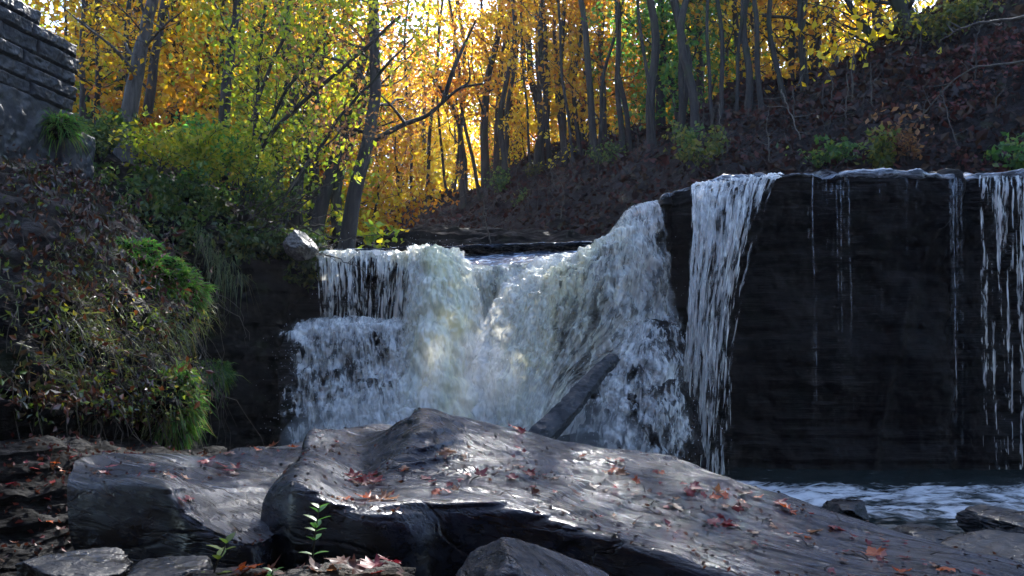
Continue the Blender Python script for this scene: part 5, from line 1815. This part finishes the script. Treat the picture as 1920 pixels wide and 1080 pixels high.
# bright understorey saplings between the trunks
SAP = {}
for m_ in ("yellow", "gold", "orange", "lime"):
    r = np.random.default_rng(len(m_))
    n = 14
    tr = np.stack([fbm(np.stack([np.linspace(0, 1.5, n), np.full(n, 4.4), np.full(n, k * 5.0)], 1), 2) * .5 for k in range(2)] + [np.linspace(0, 6, n)], 1)
    acc, lv = grow(tr, np.linspace(.05, .015, n), 12, 1.9, 1500, .165, r, .08, el=(-5, 50), spread=.36, twigs=2)
    a, b = acc.mesh("trunk"), new_mesh("crown", *lv, smooth=False)
    a.materials.append(M["bark_dark"])
    b.materials.append(M[m_])
    SAP[m_] = (a, b, None)
sap_first = {}
for Y0, Y1, px0, px1, cnt, mats in ((16.5, 22, 120, 620, 9, ("gold", "lime", "yellow", "gold")), (22, 30, 120, 800, 24, ("gold", "yellow", "orange", "yellow")),
                                    (30, 44, 560, 1000, 30, ("yellow", "gold", "orange", "yellow")), (27, 40, 980, 1680, 34, ("yellow", "yellow", "gold", "lime"))):
    for k in range(cnt):
        y = rt.uniform(Y0, Y1)
        px = px0 + (px1 - px0) * (k + rt.uniform(0, 1)) / cnt
        x = (px - 960) / F * y
        on_h = x > ridge_x(y) + .3
        if px0 == 980 and not on_h or (px0 != 980 and on_slope(x, y, 1.0)):
            continue
        m_ = mats[int(rt.integers(4))]
        if m_ not in sap_first:
            root = empty("sapling")
            link("trunk", SAP[m_][0], None, root)
            link("crown", SAP[m_][1], None, root)
            sap_first[m_] = root
        else:
            root = copy_tree(sap_first[m_])
        z = float(ground_z(np.array([x]), np.array([y]))[0])
        root.location = (x, y, z - .2)
        root.rotation_euler = (rt.normal() * .08, rt.normal() * .08, rt.uniform(0, 6.28))
        root.scale = (rt.uniform(.7, 1.2),) * 3
        reg = "under the trees on the hillside crest" if on_h else ("under the trees behind the stone wall and bank" if px < 560 else "under the trees straight behind the falls")
        tag(root, f"young {COLW[m_]} sapling {reg}", "sapling", f"young {COLW[m_]} saplings {reg}")


# bare branches and dead stems
def branch(label, pts, r0, r1, mat="twig", side=4, seed=0, name="dead_branch"):
    r = np.random.default_rng(500 + seed)
    c = cr(PX(pts), 30)
    c = c + np.cumsum(r.normal(size=c.shape) * .012, 0)
    acc = Acc()
    V, Q = tube(c - c[0], np.linspace(r0, r1, 30), 6)
    acc.add(V, Q)
    L = np.linalg.norm(c[-1] - c[0])
    for k in range(side):
        m = r.integers(5, 27)
        d = limb_path(c[m] - c[0], r.uniform(0, 6.28), r.uniform(-.3, .9), L * r.uniform(.08, .25), r, 6, .1)
        V, Q = tube(d, np.linspace(r1 * 1.3, r1 * .4, 6), 4)
        acc.add(V, Q)
    o = link(name, acc.mesh(name), M[mat], loc=tuple(c[0]))
    return tag(o, label, "branch")


branch("long bare branch drooping down across the upper hillside", [(1960, 105, 15), (1880, 120, 15.3), (1800, 140, 15.8), (1735, 205, 16.2), (1690, 250, 16.5)], .022, .008, seed=1, side=7)
branch("pale bare branch lying level across the hillside", [(1640, 148, 18.5), (1680, 158, 18.2), (1740, 150, 17.8), (1800, 140, 17.5)], .02, .008, seed=2)
branch("leafless limb hanging in from above the hillside", [(1990, 20, 14), (1900, 30, 14.2), (1830, 38, 14.5), (1760, 60, 15)], .03, .010, seed=3, side=6)
branch("grey dead stem leaning on the hillside above the cliff", [(1465, 170, 21), (1480, 205, 19.5), (1500, 265, 17.5)], .022, .010, seed=4)
branch("pale straight sapling stem on the dark slope", [(922, 470, 19), (910, 410, 19), (905, 355, 19)], .022, .010, seed=5, side=2)
branch("thin upright stem on the hillside under the broad russet trunk", [(1642, 248, 17.5), (1636, 190, 17.6), (1630, 120, 17.7)], .02, .008, seed=6, side=3)
branch("bare whip stem above the mixed green bush", [(1805, 300, 15.5), (1785, 240, 15.6), (1768, 170, 15.8)], .014, .006, seed=7, side=3)
branch("bleached branch lying at the foot of the golden wood", [(770, 375, 24), (800, 385, 24), (830, 402, 24)], .03, .012, seed=8, side=3)
branch("dark bare limb crossing the sky gap over the crest", [(1430, 28, 23), (1500, 40, 23), (1560, 62, 22.5), (1610, 82, 22)], .05, .02, "bark_dark", seed=9, side=5)
branch("dark fallen log lying down the hillside below the crest", [(1150, 330, 24), (1200, 350, 22.5), (1255, 345, 21)], .09, .05, "bark_dark", seed=10, side=3, name="fallen_log")
branch("mossy fallen log slanting across the hillside over the cliff", [(1560, 265, 17.6), (1620, 252, 17.8), (1700, 232, 18)], .07, .04, "bark_dark", seed=11, side=3, name="fallen_log")
rx = np.random.default_rng(91)
for k in range(22):
    px, py = rx.uniform(400, 580), rx.uniform(390, 480)
    a_ = rx.uniform(-.6, .9)
    L = rx.uniform(60, 150)
    branch("thin grey dead branch in the tangle over the undercut bank",
           [(px, py, 12.3), (px + L * .5 * math.cos(a_), py - L * .5 * math.sin(a_) - 8, 12.1), (px + L * math.cos(a_), py - L * math.sin(a_), 11.9)], .012, .004, "twig" if k % 2 else "twig_dark", seed=20 + k, side=4)["group"] = "dead branches tangled over the bank"
for k in range(52):
    px = rx.uniform(700, 1900)
    top = np.interp(px, [690, 780, 900, 1000, 1240, 1480, 1700, 1900], [415, 388, 352, 305, 244, 170, 60, 20])
    py = rx.uniform(top + 30, min(top + 230, 440 if px < 1150 else 310))
    b = on_hill(px, py)
    if b is None:
        continue
    h_ = rx.uniform(40, 130)
    branch("thin bare stem growing on the shaded hillside", [(px, py + 6, b[1]), (px + rx.normal() * 8, py - h_ * .5, b[1]), (px + rx.normal() * 22, py - h_, b[1])], .018, .006, "twig_dark" if k % 3 else "twig", seed=60 + k, side=4)["group"] = "thin bare stems on the hillside"

# the far side of the wood, one golden mass
rf = np.random.default_rng(15)
acc = Acc()
n = 26000
y = rf.uniform(78, 100, n)
x = rf.uniform(-62, 62, n)
z = 4 + 26 * rf.beta(1.15, 1.6, n)
cl = fbm(np.stack([x * .16, y * .1, z * .16], 1), 3) > .06
p = np.stack([x, y, z], 1)[cl]
V, Q = leaves(p, .55, rf, .3, .65)
o = link("far_wood", new_mesh("far_wood", V, Q, smooth=False), M["yellow"])
tag(o, "hazy yellow mass of the far wood seen between the trunks", "wood", kind="stuff")

n = 9000
pp, nn = sample_grid(BACKHILL, n, rf, v=(.25, 1))
pp = pp + np.array([0, 0, 1.0]) * rf.uniform(.5, 13, (n, 1))
over = np.array([0, -5.0, 8.8]) + unit(rf.normal(size=(20000, 3))) * rf.uniform(0, 1, (20000, 1)) ** .4 * np.array([17, 6.6, 3.6])  # unseen leaf cloud added overhead to darken the front faces
side = np.array([-11.5, 2.0, 7.5]) + unit(rf.normal(size=(7000, 3))) * rf.uniform(0, 1, (7000, 1)) ** .4 * np.array([5.5, 6, 4.5])  # another unseen leaf cloud, blocks open sky on the near left
over = np.concatenate([over, side[side[:, 0] < -.62 * side[:, 1] - 1.5]])
V, Q = leaves(np.concatenate([pp, over]), .7, rf, .3, .65)
o = link("far_wood", new_mesh("far_wood", V, Q, smooth=False), M["rust"])
tag(o, "unseen russet leaf masses added behind and overhead to block sky light", "wood", kind="stuff")

# ================================================================== MIST at the foot of the falls
acc = Acc()
import bmesh
bm = bmesh.new()
bmesh.ops.create_icosphere(bm, subdivisions=3, radius=1)
sv = np.array([v.co[:] for v in bm.verts])
st_ = np.array([[v.index for v in f.verts] for f in bm.faces])
bm.free()
for c_, rr_ in (((-1.6, 10.6, .45), (1.3, .55, .75)), ((-.45, 10.4, .6), (1.15, .6, 1.0)), ((.7, 10.4, .4), (1.0, .5, .7)), ((-.6, 10.55, 1.1), (.8, .5, .8))):
    acc.add(sv * np.array(rr_) + np.array(c_), None, st_)
t = NT("spray mist")
pv = t.n("ShaderNodeVolumePrincipled")
pv.inputs["Color"].default_value = (.92, .94, .97, 1)
pv.inputs["Density"].default_value = .34
pv.inputs["Anisotropy"].default_value = .3
t.l(pv.outputs[0], t.out.inputs["Volume"])
o = link("mist", acc.mesh("mist"), t.m)
tag(o, "white spray mist hanging at the foot of the main falls", "mist", kind="stuff")

# ================================================================== HAZE in the gorge air
V = np.array([(x_, y_, z_) for x_ in (-120, 120) for y_ in (-70, 130) for z_ in (-9, 34)], float)
Q = np.array([[0, 1, 3, 2], [4, 6, 7, 5], [0, 4, 5, 1], [2, 3, 7, 6], [1, 5, 7, 3], [0, 2, 6, 4]])
t = NT("haze")
pv = t.n("ShaderNodeVolumePrincipled")
pv.inputs["Color"].default_value = (.85, .9, 1, 1)
pv.inputs["Density"].default_value = .0006
pv.inputs["Anisotropy"].default_value = .3
t.l(pv.outputs[0], t.out.inputs["Volume"])
o = link("haze", new_mesh("haze", V, Q, smooth=False), t.m)
tag(o, "faint blue autumn haze filling the gorge and the wood", "haze", kind="stuff")
